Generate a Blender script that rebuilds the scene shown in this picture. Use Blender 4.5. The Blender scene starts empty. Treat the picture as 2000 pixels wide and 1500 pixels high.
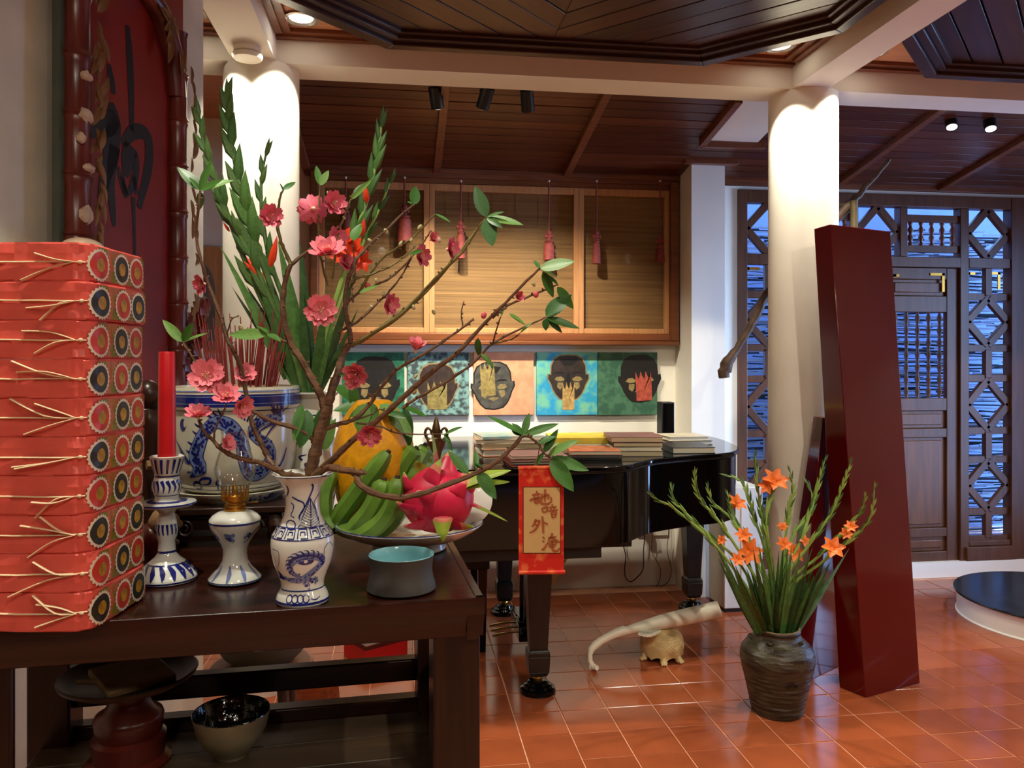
import bpy, math, random
from mathutils import Vector, Matrix, Quaternion
SC = bpy.context.scene
COL = SC.collection
R = random.Random(11)
rad = math.radians
# ---------------------------------------------------------------- camera, world, large lights, exposure
TH = rad(7.95)
CT, ST = math.cos(TH), math.sin(TH)
FPX, HY, CH = 1540.0, 703.0, 1.5
cam_d = bpy.data.cameras.new('camera')
cam_d.sensor_width = 36.0
cam_d.lens = FPX / 2000 * 36
cam_d.shift_y = -0.0235
cam_d.clip_start = 0.05
cam = bpy.data.objects.new('camera', cam_d)
cam.location = (0, 0, CH)
cam.rotation_euler = (rad(90), 0, -TH)
COL.objects.link(cam)
SC.camera = cam
wd = bpy.data.worlds.new('dusk_sky')
SC.world = wd
wd.use_nodes = True
wd.node_tree.nodes['Background'].inputs[0].default_value = (0.30, 0.50, 1.0, 1)
wd.node_tree.nodes['Background'].inputs[1].default_value = 5.0
SC.view_settings.view_transform = 'Standard'
SC.view_settings.look = 'None'
SC.view_settings.exposure = 0.32
SC.view_settings.gamma = 1.0
SC.view_settings.use_curve_mapping = False
SC.cycles.use_denoising = True
SC.cycles.max_bounces = 8
SC.cycles.diffuse_bounces = 4
SC.cycles.glossy_bounces = 4
SC.cycles.transparent_max_bounces = 12
SC.cycles.sample_clamp_indirect = 6.0
SC.cycles.caustics_reflective = False
SC.cycles.caustics_refractive = False
WARM = (1.0, 0.945, 0.77)
DOWN_W, WALL_W, FILL_W = 78.0, 118.0, 56.0

def area(name, loc, aim, sx, sy, w, col):
    l = bpy.data.lights.new(name, 'AREA')
    l.shape = 'RECTANGLE'; l.size = sx; l.size_y = sy; l.energy = w; l.color = col
    o = bpy.data.objects.new(name, l); COL.objects.link(o)
    o.location = loc
    o.rotation_euler = (Vector(aim) - Vector(loc)).to_track_quat('-Z', 'Y').to_euler()
    return o

# added blue lamp standing in for daylight, aimed at the pillar
area('daylight_stand_in', (4.98, 3.78, 1.35), (1.9, 4.77, 1.1), 0.85, 2.1, 30, (0.36, 0.58, 1.0)).data.spread = rad(62)
# ---------------------------------------------------------------- helpers
def W(xc, d, z):
    return Vector((xc * CT + d * ST, -xc * ST + d * CT, z))
def PX(px, py, d):
    return W((px - 1000) / FPX * d, d, CH + (HY - py) / FPX * d)
def PZ(px, py, z):
    d = FPX * (CH - z) / (py - HY)
    return W((px - 1000) / FPX * d, d, z)
def PY(px, py, Y):
    u = (px - 1000) / FPX
    return PX(px, py, Y / (CT - ST * u))
def lin(c):
    c = c / 255.0
    return c / 12.92 if c <= 0.04045 else ((c + 0.055) / 1.055) ** 2.4
def rgb(c):
    return tuple(lin(x) for x in c)
def smooth_path(pts, k=5):
    P = [Vector(p) for p in pts]
    if len(P) < 3: return P
    out = []
    for i in range(len(P) - 1):
        p0, p1, p2, p3 = P[max(i - 1, 0)], P[i], P[i + 1], P[min(i + 2, len(P) - 1)]
        for j in range(k):
            t = j / k
            out.append(0.5 * ((2 * p1) + (p2 - p0) * t + (2 * p0 - 5 * p1 + 4 * p2 - p3) * t * t + (3 * p1 - p0 - 3 * p2 + p3) * t ** 3))
    out.append(P[-1])
    return out
def lerpl(rs, n):
    out = []
    for i in range(n):
        t = i / max(n - 1, 1) * (len(rs) - 1)
        a = min(int(t), len(rs) - 2) if len(rs) > 1 else 0
        out.append(rs[a] + (rs[min(a + 1, len(rs) - 1)] - rs[a]) * (t - a))
    return out

class MB:
    def __init__(s):
        s.v = []; s.f = []; s.m = []
    def add(s, vs, fs, mi=0):
        o = len(s.v)
        s.v += [tuple(p) for p in vs]
        for f in fs:
            s.f.append(tuple(i + o for i in f)); s.m.append(mi)
        return s
    def box(s, x0, x1, y0, y1, z0, z1, mi=0, M=None):
        vs = [Vector((x, y, z)) for z in (z0, z1) for y in (y0, y1) for x in (x0, x1)]
        if M is not None: vs = [M @ v for v in vs]
        return s.add(vs, [(0, 2, 3, 1), (4, 5, 7, 6), (0, 1, 5, 4), (2, 6, 7, 3), (0, 4, 6, 2), (1, 3, 7, 5)], mi)
    def hexa(s, b, t, mi=0):
        return s.add(list(b) + list(t), [(3, 2, 1, 0), (4, 5, 6, 7), (0, 1, 5, 4), (1, 2, 6, 5), (2, 3, 7, 6), (3, 0, 4, 7)], mi)
    def bar(s, a, b, w, h, mi=0, up=(0, 0, 1)):
        a, b = Vector(a), Vector(b); t = (b - a).normalized(); u = Vector(up)
        if abs(t.dot(u)) > 0.98: u = Vector((0, 1, 0))
        x = t.cross(u).normalized(); y = x.cross(t)
        c = [x * (sx * w / 2) + y * (sy * h / 2) for sx, sy in ((-1, -1), (1, -1), (1, 1), (-1, 1))]
        return s.hexa([a + q for q in c], [b + q for q in c], mi)
    def tube(s, pts, rs, n=8, mi=0, flat=1.0):
        P = [Vector(p) for p in pts]
        if not isinstance(rs, (list, tuple)): rs = [rs]
        rs = lerpl(list(rs), len(P))
        t0 = (P[1] - P[0]).normalized()
        a = Vector((0, 0, 1)) if abs(t0.z) < 0.9 else Vector((1, 0, 0))
        x = t0.cross(a).normalized(); vs = []; fs = []
        for i, p in enumerate(P):
            t = ((P[min(i + 1, len(P) - 1)] - P[max(i - 1, 0)])).normalized()
            x = (x - t * x.dot(t)).normalized(); y = t.cross(x)
            for k in range(n):
                q = 2 * math.pi * k / n
                vs.append(p + (x * math.cos(q) + y * math.sin(q) * flat) * rs[i])
        for i in range(len(P) - 1):
            for k in range(n):
                k2 = (k + 1) % n
                fs.append((i * n + k, i * n + k2, (i + 1) * n + k2, (i + 1) * n + k))
        fs.append(tuple(range(n - 1, -1, -1)))
        fs.append(tuple((len(P) - 1) * n + k for k in range(n)))
        return s.add(vs, fs, mi)
    def lathe(s, prof, n=32, mi=0, c=(0, 0, 0), mod=None, cap=False):
        vs = []; fs = []
        for i, (r, z) in enumerate(prof):
            for k in range(n):
                q = 2 * math.pi * k / n
                rr = r * (mod(q, z) if mod else 1)
                vs.append((c[0] + rr * math.cos(q), c[1] + rr * math.sin(q), c[2] + z))
        for i in range(len(prof) - 1):
            for k in range(n):
                k2 = (k + 1) % n
                fs.append((i * n + k, i * n + k2, (i + 1) * n + k2, (i + 1) * n + k))
        if cap and prof[0][0] > 1e-6: fs.append(tuple(range(n - 1, -1, -1)))
        if cap and prof[-1][0] > 1e-6: fs.append(tuple((len(prof) - 1) * n + k for k in range(n)))
        return s.add(vs, fs, mi)
    def prism(s, poly, z0, z1, mi=0, M=None):
        n = len(poly)
        vs = [Vector((p[0], p[1], z0)) for p in poly] + [Vector((p[0], p[1], z1)) for p in poly]
        if M is not None: vs = [M @ v for v in vs]
        fs = [tuple(range(n - 1, -1, -1)), tuple(range(n, 2 * n))]
        fs += [(i, (i + 1) % n, n + (i + 1) % n, n + i) for i in range(n)]
        return s.add(vs, fs, mi)
    def ellipsoid(s, c, r, n=16, m=10, mi=0, M=None, fn=None):
        vs = []; fs = []
        for i in range(m + 1):
            a = -math.pi / 2 + math.pi * i / m
            for k in range(n):
                q = 2 * math.pi * k / n
                p = Vector((math.cos(a) * math.cos(q), math.cos(a) * math.sin(q), math.sin(a)))
                if fn: p = p * fn(p)
                p = Vector((p.x * r[0], p.y * r[1], p.z * r[2]))
                if M is not None: p = M @ p
                vs.append(p + Vector(c))
        for i in range(m):
            for k in range(n):
                k2 = (k + 1) % n
                fs.append((i * n + k, i * n + k2, (i + 1) * n + k2, (i + 1) * n + k))
        return s.add(vs, fs, mi)
    def mesh(s, name, mats, off=None, ang=38):
        me = bpy.data.meshes.new(name)
        vs = s.v if off is None else [(p[0] - off[0], p[1] - off[1], p[2] - off[2]) for p in s.v]
        me.from_pydata(vs, [], s.f)
        if not isinstance(mats, (list, tuple)): mats = [mats]
        for m in mats: me.materials.append(m)
        me.polygons.foreach_set('material_index', s.m)
        me.polygons.foreach_set('use_smooth', [True] * len(s.f))
        me.update(); me.validate()
        me.set_sharp_from_angle(angle=rad(ang))
        return me
    def build(s, name, mats, parent=None, off=None, loc=None, rz=0, bevel=0, ang=38):
        o = bpy.data.objects.new(name, s.mesh(name, mats, off, ang))
        COL.objects.link(o)
        if parent is not None: o.parent = parent
        if loc is not None: o.location = loc
        if rz: o.rotation_euler[2] = rz
        if bevel:
            b = o.modifiers.new('bevel', 'BEVEL'); b.width = bevel; b.segments = 2; b.limit_method = 'ANGLE'; b.angle_limit = rad(40)
        return o
def inst(name, me, parent=None, M=None):
    o = bpy.data.objects.new(name, me); COL.objects.link(o)
    if parent is not None: o.parent = parent
    if M is not None: o.matrix_basis = M
    return o
def tag(o, label=None, cat=None, group=None, kind=None):
    if label: o['label'] = label
    if cat: o['category'] = cat
    if group: o['group'] = group
    if kind: o['kind'] = kind
    return o
def thing(name, label, cat, loc, rz=0, group=None, kind=None):
    o = bpy.data.objects.new(name, None); COL.objects.link(o)
    o.empty_display_size = 0.05
    o.location = loc; o.rotation_euler = (0, 0, rz)
    return tag(o, label, cat, group, kind)
def dup(root, loc, rz=0, label=None):
    r = root.copy(); COL.objects.link(r); r.location = loc; r.rotation_euler = (0, 0, rz)
    if label: r['label'] = label
    for ch in list(root.children):
        c = ch.copy(); COL.objects.link(c); c.parent = r
        for g in list(ch.children):
            d = g.copy(); COL.objects.link(d); d.parent = c
    return r
def struct(o):
    o['kind'] = 'structure'; return o
def facing(p):                                   # turn a thing so that its local -Y looks at the photographer
    return -math.atan2(p[0], p[1])
def frame(d, nrm):                               # rotation with x along d, z close to nrm
    x = Vector(d).normalized(); z = Vector(nrm); z = (z - x * z.dot(x))
    if z.length < 1e-5: z = x.orthogonal()
    z.normalize(); y = z.cross(x)
    return Matrix((x, y, z)).transposed()

# decoration drawn on a turned surface: points are (angle in degrees from the front, height)
def rad_at(prof, z):
    for (r0, z0), (r1, z1) in zip(prof, prof[1:]):
        if min(z0, z1) - 1e-9 <= z <= max(z0, z1) + 1e-9 and abs(z1 - z0) > 1e-9:
            return r0 + (r1 - r0) * (z - z0) / (z1 - z0)
    return prof[-1][0]
def on_lathe(prof, a, z, e=0.0007):
    r = rad_at(prof, z) + e; q = rad(a)
    return (r * math.sin(q), -r * math.cos(q), z)
def stroke(mb, fn, pts, w, mi=0, k=5, rscale=None):
    """ribbon along pts (2-D surface coordinates in metres); fn maps them to 3-D"""
    P = smooth_path([Vector((p[0], p[1], 0)) for p in pts], k)
    if not isinstance(w, (list, tuple)): w = [w]
    ws = lerpl(list(w), len(P)); vs = []; fs = []
    for i, p in enumerate(P):
        t = (P[min(i + 1, len(P) - 1)] - P[max(i - 1, 0)]); t.normalize()
        n = Vector((-t.y, t.x, 0)) * ws[i] / 2
        vs += [fn(p.x + n.x, p.y + n.y), fn(p.x - n.x, p.y - n.y)]
    for i in range(len(P) - 1): fs.append((2 * i, 2 * i + 1, 2 * i + 3, 2 * i + 2))
    mb.add(vs, fs, mi)
def blob(mb, fn, x, y, rx, ry, mi=0, n=10, rot=0):
    vs = [fn(x, y)]
    for k in range(n):
        q = 2 * math.pi * k / n
        a, b = rx * math.cos(q), ry * math.sin(q)
        vs.append(fn(x + a * math.cos(rot) - b * math.sin(rot), y + a * math.sin(rot) + b * math.cos(rot)))
    mb.add(vs, [(0, 1 + k, 1 + (k + 1) % n) for k in range(n)], mi)
def lathe_fn(prof, R0, e=0.0007):
    return lambda x, z: on_lathe(prof, math.degrees(x / R0), z, e)

# ---------------------------------------------------------------- materials
MATS = {}
def mk(name, col, rough=0.5, metal=0.0, var=0.1, scale=6.0, stretch=(1, 1, 1), bump=0.0, coat=0.0, col2=None, spec=0.5,
       trans=0.0, emit=0.0, ior=1.45, sss=0.0, detail=4.0, lo=0.35, hi=0.65, rot=(0, 0, 0), bdist=0.01, rvar=0.0):
    m = bpy.data.materials.new(name); m.use_nodes = True
    nt = m.node_tree; b = nt.nodes['Principled BSDF']
    c1 = rgb(col)
    if col2 is None:
        a = tuple(max(0, x * (1 - var)) for x in c1); c = tuple(min(1, x * (1 + var)) for x in c1)
    else:
        a, c = c1, rgb(col2)
    tc = nt.nodes.new('ShaderNodeTexCoord'); mp = nt.nodes.new('ShaderNodeMapping')
    mp.inputs['Scale'].default_value = [scale * q for q in stretch]
    mp.inputs['Rotation'].default_value = rot
    nt.links.new(tc.outputs['Object'], mp.inputs[0])
    nz = nt.nodes.new('ShaderNodeTexNoise'); nz.inputs['Scale'].default_value = 1.0; nz.inputs['Detail'].default_value = detail
    nt.links.new(mp.outputs[0], nz.inputs[0])
    cr = nt.nodes.new('ShaderNodeValToRGB')
    cr.color_ramp.elements[0].position = lo; cr.color_ramp.elements[1].position = hi
    cr.color_ramp.elements[0].color = (*a, 1); cr.color_ramp.elements[1].color = (*c, 1)
    nt.links.new(nz.outputs[0], cr.inputs[0]); nt.links.new(cr.outputs[0], b.inputs['Base Color'])
    b.inputs['Roughness'].default_value = rough; b.inputs['Metallic'].default_value = metal
    b.inputs['Specular IOR Level'].default_value = spec; b.inputs['IOR'].default_value = ior
    b.inputs['Coat Weight'].default_value = coat; b.inputs['Coat Roughness'].default_value = 0.06
    b.inputs['Transmission Weight'].default_value = trans
    if sss:
        b.inputs['Subsurface Weight'].default_value = sss; b.inputs['Subsurface Radius'].default_value = (0.02, 0.01, 0.006)
    if emit:
        b.inputs['Emission Color'].default_value = (*c1, 1); b.inputs['Emission Strength'].default_value = emit
    if rvar:
        mr = nt.nodes.new('ShaderNodeMapRange'); mr.inputs[3].default_value = max(0.02, rough - rvar); mr.inputs[4].default_value = rough + rvar
        nt.links.new(nz.outputs[0], mr.inputs[0]); nt.links.new(mr.outputs[0], b.inputs['Roughness'])
    if bump:
        bp = nt.nodes.new('ShaderNodeBump'); bp.inputs['Strength'].default_value = bump; bp.inputs['Distance'].default_value = bdist
        nt.links.new(nz.outputs[0], bp.inputs['Height']); nt.links.new(bp.outputs[0], b.inputs['Normal'])
    m.diffuse_color = (*c1, 1)
    MATS[name] = m
    return m
def glass(name, tint=(0.97, 0.98, 0.97), gl=0.05, bl=0.10, top=0.4):
    m = bpy.data.materials.new(name); m.use_nodes = True; nt = m.node_tree; nt.nodes.clear()
    out = nt.nodes.new('ShaderNodeOutputMaterial'); mix = nt.nodes.new('ShaderNodeMixShader')
    tr = nt.nodes.new('ShaderNodeBsdfTransparent'); g = nt.nodes.new('ShaderNodeBsdfGlossy'); lw = nt.nodes.new('ShaderNodeLayerWeight')
    tr.inputs[0].default_value = (*tint, 1); g.inputs['Roughness'].default_value = 0.02; lw.inputs[0].default_value = bl
    ma = nt.nodes.new('ShaderNodeMath'); ma.operation = 'ADD'; ma.inputs[1].default_value = gl
    nt.links.new(lw.outputs['Fresnel'], ma.inputs[0]); mn = nt.nodes.new('ShaderNodeMath'); mn.operation = 'MINIMUM'; mn.inputs[1].default_value = top
    nt.links.new(ma.outputs[0], mn.inputs[0]); nt.links.new(mn.outputs[0], mix.inputs[0])
    nt.links.new(tr.outputs[0], mix.inputs[1]); nt.links.new(g.outputs[0], mix.inputs[2]); nt.links.new(mix.outputs[0], out.inputs[0])
    return m
GX, GY, GZ = (1, 14, 14), (14, 1, 14), (14, 14, 1)
m_white = mk('white_plaster', (236, 228, 214), 0.75, var=0.03, scale=2.5, bump=0.05)
m_col = mk('column_plaster', (238, 230, 216), 0.62, var=0.05, scale=3, bump=0.12)
m_grey = mk('grey_plaster', (206, 198, 180), 0.85, var=0.10, scale=5, bump=0.35, bdist=0.02)
m_ceil = mk('pale_red_wood_ceiling', (196, 132, 92), 0.4, var=0.10, scale=3, stretch=GX)
m_plank = [mk('dark_ceiling_plank', c, 0.30, var=0.22, scale=2.2, stretch=GX, bump=0.06) for c in ((66, 35, 22), (76, 41, 25), (58, 30, 19))]
m_soff = [mk('red_brown_soffit_plank', c, 0.33, var=0.25, scale=2.2, stretch=GX, bump=0.05) for c in ((84, 40, 22), (94, 46, 26), (76, 35, 20))]
m_trim = mk('brown_wood_trim', (112, 62, 38), 0.35, var=0.2, scale=3, stretch=GX)
m_rim = mk('dark_wood_moulding', (60, 34, 24), 0.32, var=0.2, scale=3, stretch=GX)
m_frame = mk('window_frame_wood', (120, 66, 34), 0.35, var=0.2, scale=3, stretch=GX)
m_sash = mk('pale_sash_wood', (190, 132, 82), 0.45, var=0.12, scale=4, stretch=GZ)
m_blind = mk('bamboo_blind', (146, 106, 64), 0.7, var=0.22, scale=3, stretch=(0.5, 6, 30))
m_doorw = mk('door_wood', (86, 50, 28), 0.4, var=0.2, scale=3, stretch=GZ)
m_door2 = mk('door_panel_wood', (98, 58, 32), 0.4, var=0.2, scale=3, stretch=GZ)
m_brass = mk('brass', (190, 140, 60), 0.3, 0.9, var=0.15)
m_bronze = mk('bronze', (96, 74, 48), 0.35, 0.8, var=0.3, scale=30)
m_black = mk('piano_black', (6, 6, 7), 0.07, var=0.0, spec=0.42)
m_blackm = mk('black_matt', (22, 21, 21), 0.45, var=0.1)
m_leg = mk('dark_piano_leg', (34, 28, 24), 0.3, var=0.15, scale=4, stretch=GZ)
m_tile = [mk('terracotta_tile', c, 0.13, var=0.10, scale=5, bump=0.02, rvar=0.06) for c in ((154, 78, 45), (151, 76, 44), (158, 81, 47), (148, 74, 43))]
m_grout = mk('tile_grout', (222, 160, 126), 0.7, var=0.15, scale=9)
m_table = mk('altar_table_wood', (44, 17, 9), 0.24, var=0.35, scale=3, stretch=GX, bump=0.04, spec=0.4)
m_tablez = mk('altar_leg_wood', (44, 20, 11), 0.32, var=0.35, scale=3, stretch=GZ, bump=0.04, spec=0.35)
m_shelf = mk('worn_shelf_wood', (74, 58, 44), 0.35, var=0.25, scale=3, stretch=GX)
m_stand = mk('black_brown_stand_wood', (44, 26, 18), 0.3, var=0.3, scale=6)
m_porc = mk('white_porcelain', (222, 224, 216), 0.12, var=0.03, scale=8, coat=0.4)
m_cream = mk('cream_porcelain', (212, 208, 188), 0.15, var=0.05, scale=8, coat=0.4)
m_blue = mk('cobalt_blue', (26, 36, 112), 0.18, var=0.25, scale=40, coat=0.3)
m_blue2 = mk('washed_blue', (112, 130, 178), 0.18, var=0.2, scale=40, coat=0.3)
m_candle = mk('red_candle_wax', (196, 26, 32), 0.35, var=0.05, sss=0.15)
m_wick = mk('wick', (40, 30, 26), 0.9)
m_glass = glass('lamp_glass')
m_pane = glass('window_glass', gl=0.0, bl=0.05)
m_cello = glass('cellophane', gl=0.06)
m_redpaper = mk('red_wrapping_paper', (224, 90, 78), 0.42, var=0.10, scale=14, bump=0.6, bdist=0.010, detail=3)
m_straw = mk('straw_string', (226, 206, 168), 0.7, var=0.1, scale=20)
m_endp = mk('printed_end_panel', (120, 112, 30), 0.25, col2=(196, 92, 66), scale=26, bump=0.5, lo=0.46, hi=0.6)
m_discw = mk('disc_white', (226, 212, 190), 0.4)
m_discd = mk('disc_black', (44, 42, 36), 0.35, var=0.3, scale=60)
m_discr = mk('disc_red', (196, 56, 42), 0.35, var=0.2, scale=60)
m_discy = mk('disc_yellow', (176, 132, 40), 0.3, var=0.35, scale=90)
m_turq = mk('turquoise_glaze', (120, 178, 186), 0.2, var=0.08, scale=14)
m_dark = mk('dark_stoneware', (62, 58, 55), 0.6, var=0.2, scale=14, bump=0.2)
m_pomelo = mk('pomelo_rind', (222, 152, 18), 0.42, var=0.14, scale=55, bump=0.25, bdist=0.004)
m_banana = mk('green_banana', (98, 134, 48), 0.38, var=0.25, scale=18)
m_bstem = mk('banana_stem', (70, 92, 34), 0.5, var=0.3, scale=30)
m_btip = mk('banana_tip', (52, 38, 24), 0.8)
m_dragon = mk('dragon_fruit_skin', (206, 34, 70), 0.38, var=0.2, scale=16, bump=0.1)
m_dgreen = mk('dragon_fruit_scale_green', (150, 170, 60), 0.45, var=0.2, scale=30)
m_bark = mk('peach_bark', (96, 66, 44), 0.6, var=0.3, scale=60, stretch=(1, 1, 3), bump=0.4, bdist=0.002)
m_twig = mk('green_twig', (112, 100, 52), 0.55, var=0.35, scale=30)
m_leaf = [mk('peach_leaf', c, 0.42, var=0.15, scale=30) for c in ((66, 112, 44), (52, 96, 40), (104, 144, 70))]
m_petal = mk('pink_petal', (236, 128, 142), 0.55, var=0.16, scale=40, sss=0.1)
m_petal2 = mk('deep_pink_petal', (222, 102, 124), 0.55, var=0.2, scale=40)
m_stamen = mk('stamen', (240, 200, 170), 0.6)
m_bud = mk('pink_bud', (216, 90, 100), 0.55, var=0.2)
m_gbud = mk('pale_bud', (178, 166, 120), 0.6, var=0.2, scale=60)
m_glad = [mk('gladiolus_leaf', c, 0.45, var=0.22, scale=24, stretch=(1, 1, 0.3)) for c in ((58, 92, 44), (48, 80, 40), (72, 108, 50))]
m_gstem = mk('gladiolus_stalk', (138, 170, 84), 0.45, var=0.15, scale=20)
m_gdark = mk('dark_gladiolus_sheath', (66, 92, 42), 0.45, var=0.3, scale=26)
m_orange = mk('orange_petal', (240, 120, 44), 0.5, var=0.2, scale=40, sss=0.1)
m_redor = mk('red_orange_petal', (220, 62, 22), 0.5, var=0.15, scale=40)
m_jar = mk('brown_stoneware', (70, 62, 44), 0.36, col2=(40, 28, 20), scale=11, stretch=(1, 1, 4), bump=1.0, detail=8, bdist=.014)
m_jarrim = mk('pale_jar_rim', (142, 122, 90), 0.5, var=0.2, scale=30)
m_stele = mk('red_lacquer', (88, 4, 6), 0.14, var=0.06, scale=3, coat=0.25)
m_ivory = mk('ivory_ceramic', (238, 226, 204), 0.4, var=0.04, scale=10)
m_turtle = mk('cream_ceramic', (220, 196, 140), 0.55, var=0.12, scale=24)
m_slate = mk('black_slate_top', (30, 32, 33), 0.22, var=0.3, scale=8)
m_board = mk('red_lacquer_board', (126, 30, 16), 0.4, var=0.12, scale=6)
m_ink = mk('black_ink', (26, 16, 12), 0.5, var=0.2, scale=20)
m_bamboo = mk('red_brown_bamboo', (96, 40, 34), 0.28, var=0.35, scale=16, stretch=(1, 1, 0.3))
m_chip = mk('worn_pale_patch', (196, 168, 142), 0.6, var=0.15, scale=30)
m_darkwall = mk('dark_panelled_wall', (30, 25, 22), 0.6, var=0.2, scale=3, stretch=GZ)
m_dmid = mk('dragon_fruit_scale_pale', (206, 120, 96), 0.42, var=0.2, scale=30)
m_gold = mk('gilt_carving', (126, 82, 36), 0.4, 0.5, var=0.4, scale=40)
m_green_edge = mk('green_grey_board_edge', (72, 78, 66), 0.6, var=0.15)
m_incense = mk('incense_red', (132, 48, 46), 0.7, var=0.25, scale=60)
m_ash = mk('incense_ash', (180, 164, 132), 0.95, var=0.15, scale=60, bump=0.8)
m_scroll = mk('red_gold_brocade', (206, 34, 22), 0.5, col2=(228, 104, 56), scale=42, lo=0.5, hi=0.62)
m_paper = mk('tan_paper', (206, 166, 108), 0.7, var=0.05, scale=14)
m_goldink = mk('brown_gold_ink', (164, 84, 44), 0.6, var=0.1, scale=40)
m_wood2 = mk('old_red_wood', (84, 28, 20), 0.3, var=0.3, scale=7)
m_tray = mk('dark_tray_wood', (58, 40, 28), 0.4, var=0.25, scale=8)
m_tan = mk('dry_leaf_parcel', (136, 104, 66), 0.7, var=0.25, scale=18, bump=0.4)
m_bowlout = mk('grey_stoneware', (126, 112, 86), 0.55, var=0.12, scale=20)
m_bowlin = mk('black_glaze', (8, 9, 9), 0.06, var=0.2, scale=30, bump=0.5, coat=0.5)
m_lampw = mk('lamp_lens', (255, 246, 226), 0.4, emit=9.0)
m_chrome = mk('satin_metal', (180, 172, 160), 0.3, 0.8)
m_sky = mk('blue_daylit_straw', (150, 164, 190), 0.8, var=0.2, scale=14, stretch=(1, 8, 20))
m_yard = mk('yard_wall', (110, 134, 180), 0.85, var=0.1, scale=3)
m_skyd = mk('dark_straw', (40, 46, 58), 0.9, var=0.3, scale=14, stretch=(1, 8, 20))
m_redcord = mk('dull_red_cord', (124, 46, 38), 0.7, var=0.2, scale=40)
m_bead = mk('bead', (200, 190, 170), 0.3)
m_plastic = mk('white_plastic', (232, 222, 206), 0.45, var=0.02)
m_drift = mk('driftwood', (84, 62, 46), 0.6, var=0.35, scale=18, stretch=(1, 1, 1), bump=0.4)
m_poleb = mk('yellow_bamboo', (84, 70, 42), 0.45, var=0.3, scale=20)
# ================================================================ SETTING
YB = 5.07                                        # front of the back wall
# floor: a bed of grout with every tile on it
floor = struct(MB().box(-3.3, 5.2, -2.4, 6.6, -0.10, -0.003).build('floor', m_grout))
TS = 0.204
def tile_mb():
    h = TS / 2 - 0.0022; q = h - 0.0022
    b = [(-h, -h, -0.012), (h, -h, -0.012), (h, h, -0.012), (-h, h, -0.012)]
    m = [(-h, -h, -0.0014), (h, -h, -0.0014), (h, h, -0.0014), (-h, h, -0.0014)]
    t = [(-q, -q, 0), (q, -q, 0), (q, q, 0), (-q, q, 0)]
    mb = MB(); mb.add(m + t, [(4, 5, 6, 7), (0, 1, 5, 4), (1, 2, 6, 5), (2, 3, 7, 6), (3, 0, 4, 7)])
    return mb.add(b + m, [(0, 1, 5, 4), (1, 2, 6, 5), (2, 3, 7, 6), (3, 0, 4, 7)])
tile_me = [tile_mb().mesh('tile', m, ang=20) for m in m_tile]
spots = []
for i in range(-14, 21):
    for j in range(-12, 10):
        x, y = 0.467 + (i + 0.5) * TS, 3.104 + (j + 0.5) * TS
        if x < -3.2 or x > 5.1 or y > YB - 0.06: continue
        d = x * ST + y * CT; u = (x * CT - y * ST)
        vis = d > 0.5 and -0.02 < (px_ := (1000 + FPX * u / d) / 2000) < 1.02 and (py_ := HY + FPX * CH / d) < 1540
        if vis and (px_ < 0.44 and py_ > 1330): vis = False
        spots.append((0 if vis else 1, d, x, y))
spots.sort()
rest = [MB() for _ in m_tile]
for k, (_, d, x, y) in enumerate(spots):
    q = R.randrange(4)
    if k < 298:
        o = inst('tile', tile_me[q], floor); o.location = (x, y, R.uniform(-0.0006, 0.0004))
        o.rotation_euler = (R.uniform(-.0015, .0015), R.uniform(-.0015, .0015), 0)
    else:
        h = TS / 2 - 0.0016; rest[q].box(x - h, x + h, y - h, y + h, -0.012, 0)
all_rest = MB()
for q, mb in enumerate(rest):
    all_rest.add(mb.v, mb.f, q)
tag(all_rest.build('tile_field', m_tile, floor), kind='stuff')

# walls
struct(MB().box(-3.2, 2.235, YB, YB + 0.15, 0, 3.05).box(2.235, 5.1, YB, YB + 0.15, 2.64, 3.05).box(4.44, 5.1, YB, YB + 0.15, 0, 2.64).build('wall_back', m_white))
struct(MB().box(1.81, 2.03, 4.77, YB, 0, 2.76).build('wall_pillar', m_white))
struct(MB().box(2.03, 2.235, 5.0, YB, 0, 2.66).box(2.235, 4.44, 5.02, YB, 2.64, 2.665).build('trim_door_surround', m_white))
struct(MB().box(-3.3, -3.2, -2.4, YB + .15, 0, 3.05).build('wall_west', m_darkwall))
struct(MB().box(-3.3, 5.2, -2.5, -2.4, 0, 3.05).build('wall_front', m_darkwall))
# unseen right wall; its tall opening is added to let blue light in
struct(MB().box(5.0, 5.1, -2.4, 3.3, 0, 3.05).box(5.0, 5.1, 4.25, YB + .15, 0, 3.05).box(5.0, 5.1, 3.3, 4.25, 2.45, 3.05).box(5.0, 5.1, 3.3, 4.25, 0, 0.25).build('wall_right', m_grey))
# partition behind the altar, standing a little askew
QA, QB = W((112 - 1000) / FPX * 2.10, 2.10, 0), W((366 - 1000) / FPX * 2.72, 2.72, 0)   # foot line of the board hung on it
pdir = (QB - QA).normalized(); pnrm = Vector((pdir.y, -pdir.x, 0))       # pnrm looks into the room
PA = QA - pnrm * 0.065
v_ = W((397 - 1000) / FPX, 1, 0)
PB = v_ * (PA.dot(pnrm) / v_.dot(pnrm)); PA = PA - pdir * 1.5
wl = [PA - pdir * 1.6, PB, PB - pnrm * 0.12, PA - pdir * 1.6 - pnrm * 0.12]
struct(MB().prism([(p.x, p.y) for p in wl], 0, 3.0).build('wall_left', m_grey))
struct(MB().box(3.36, 4.40, 4.97, 5.03, 0, 0.105).build('baseboard_right', m_white))

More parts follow.
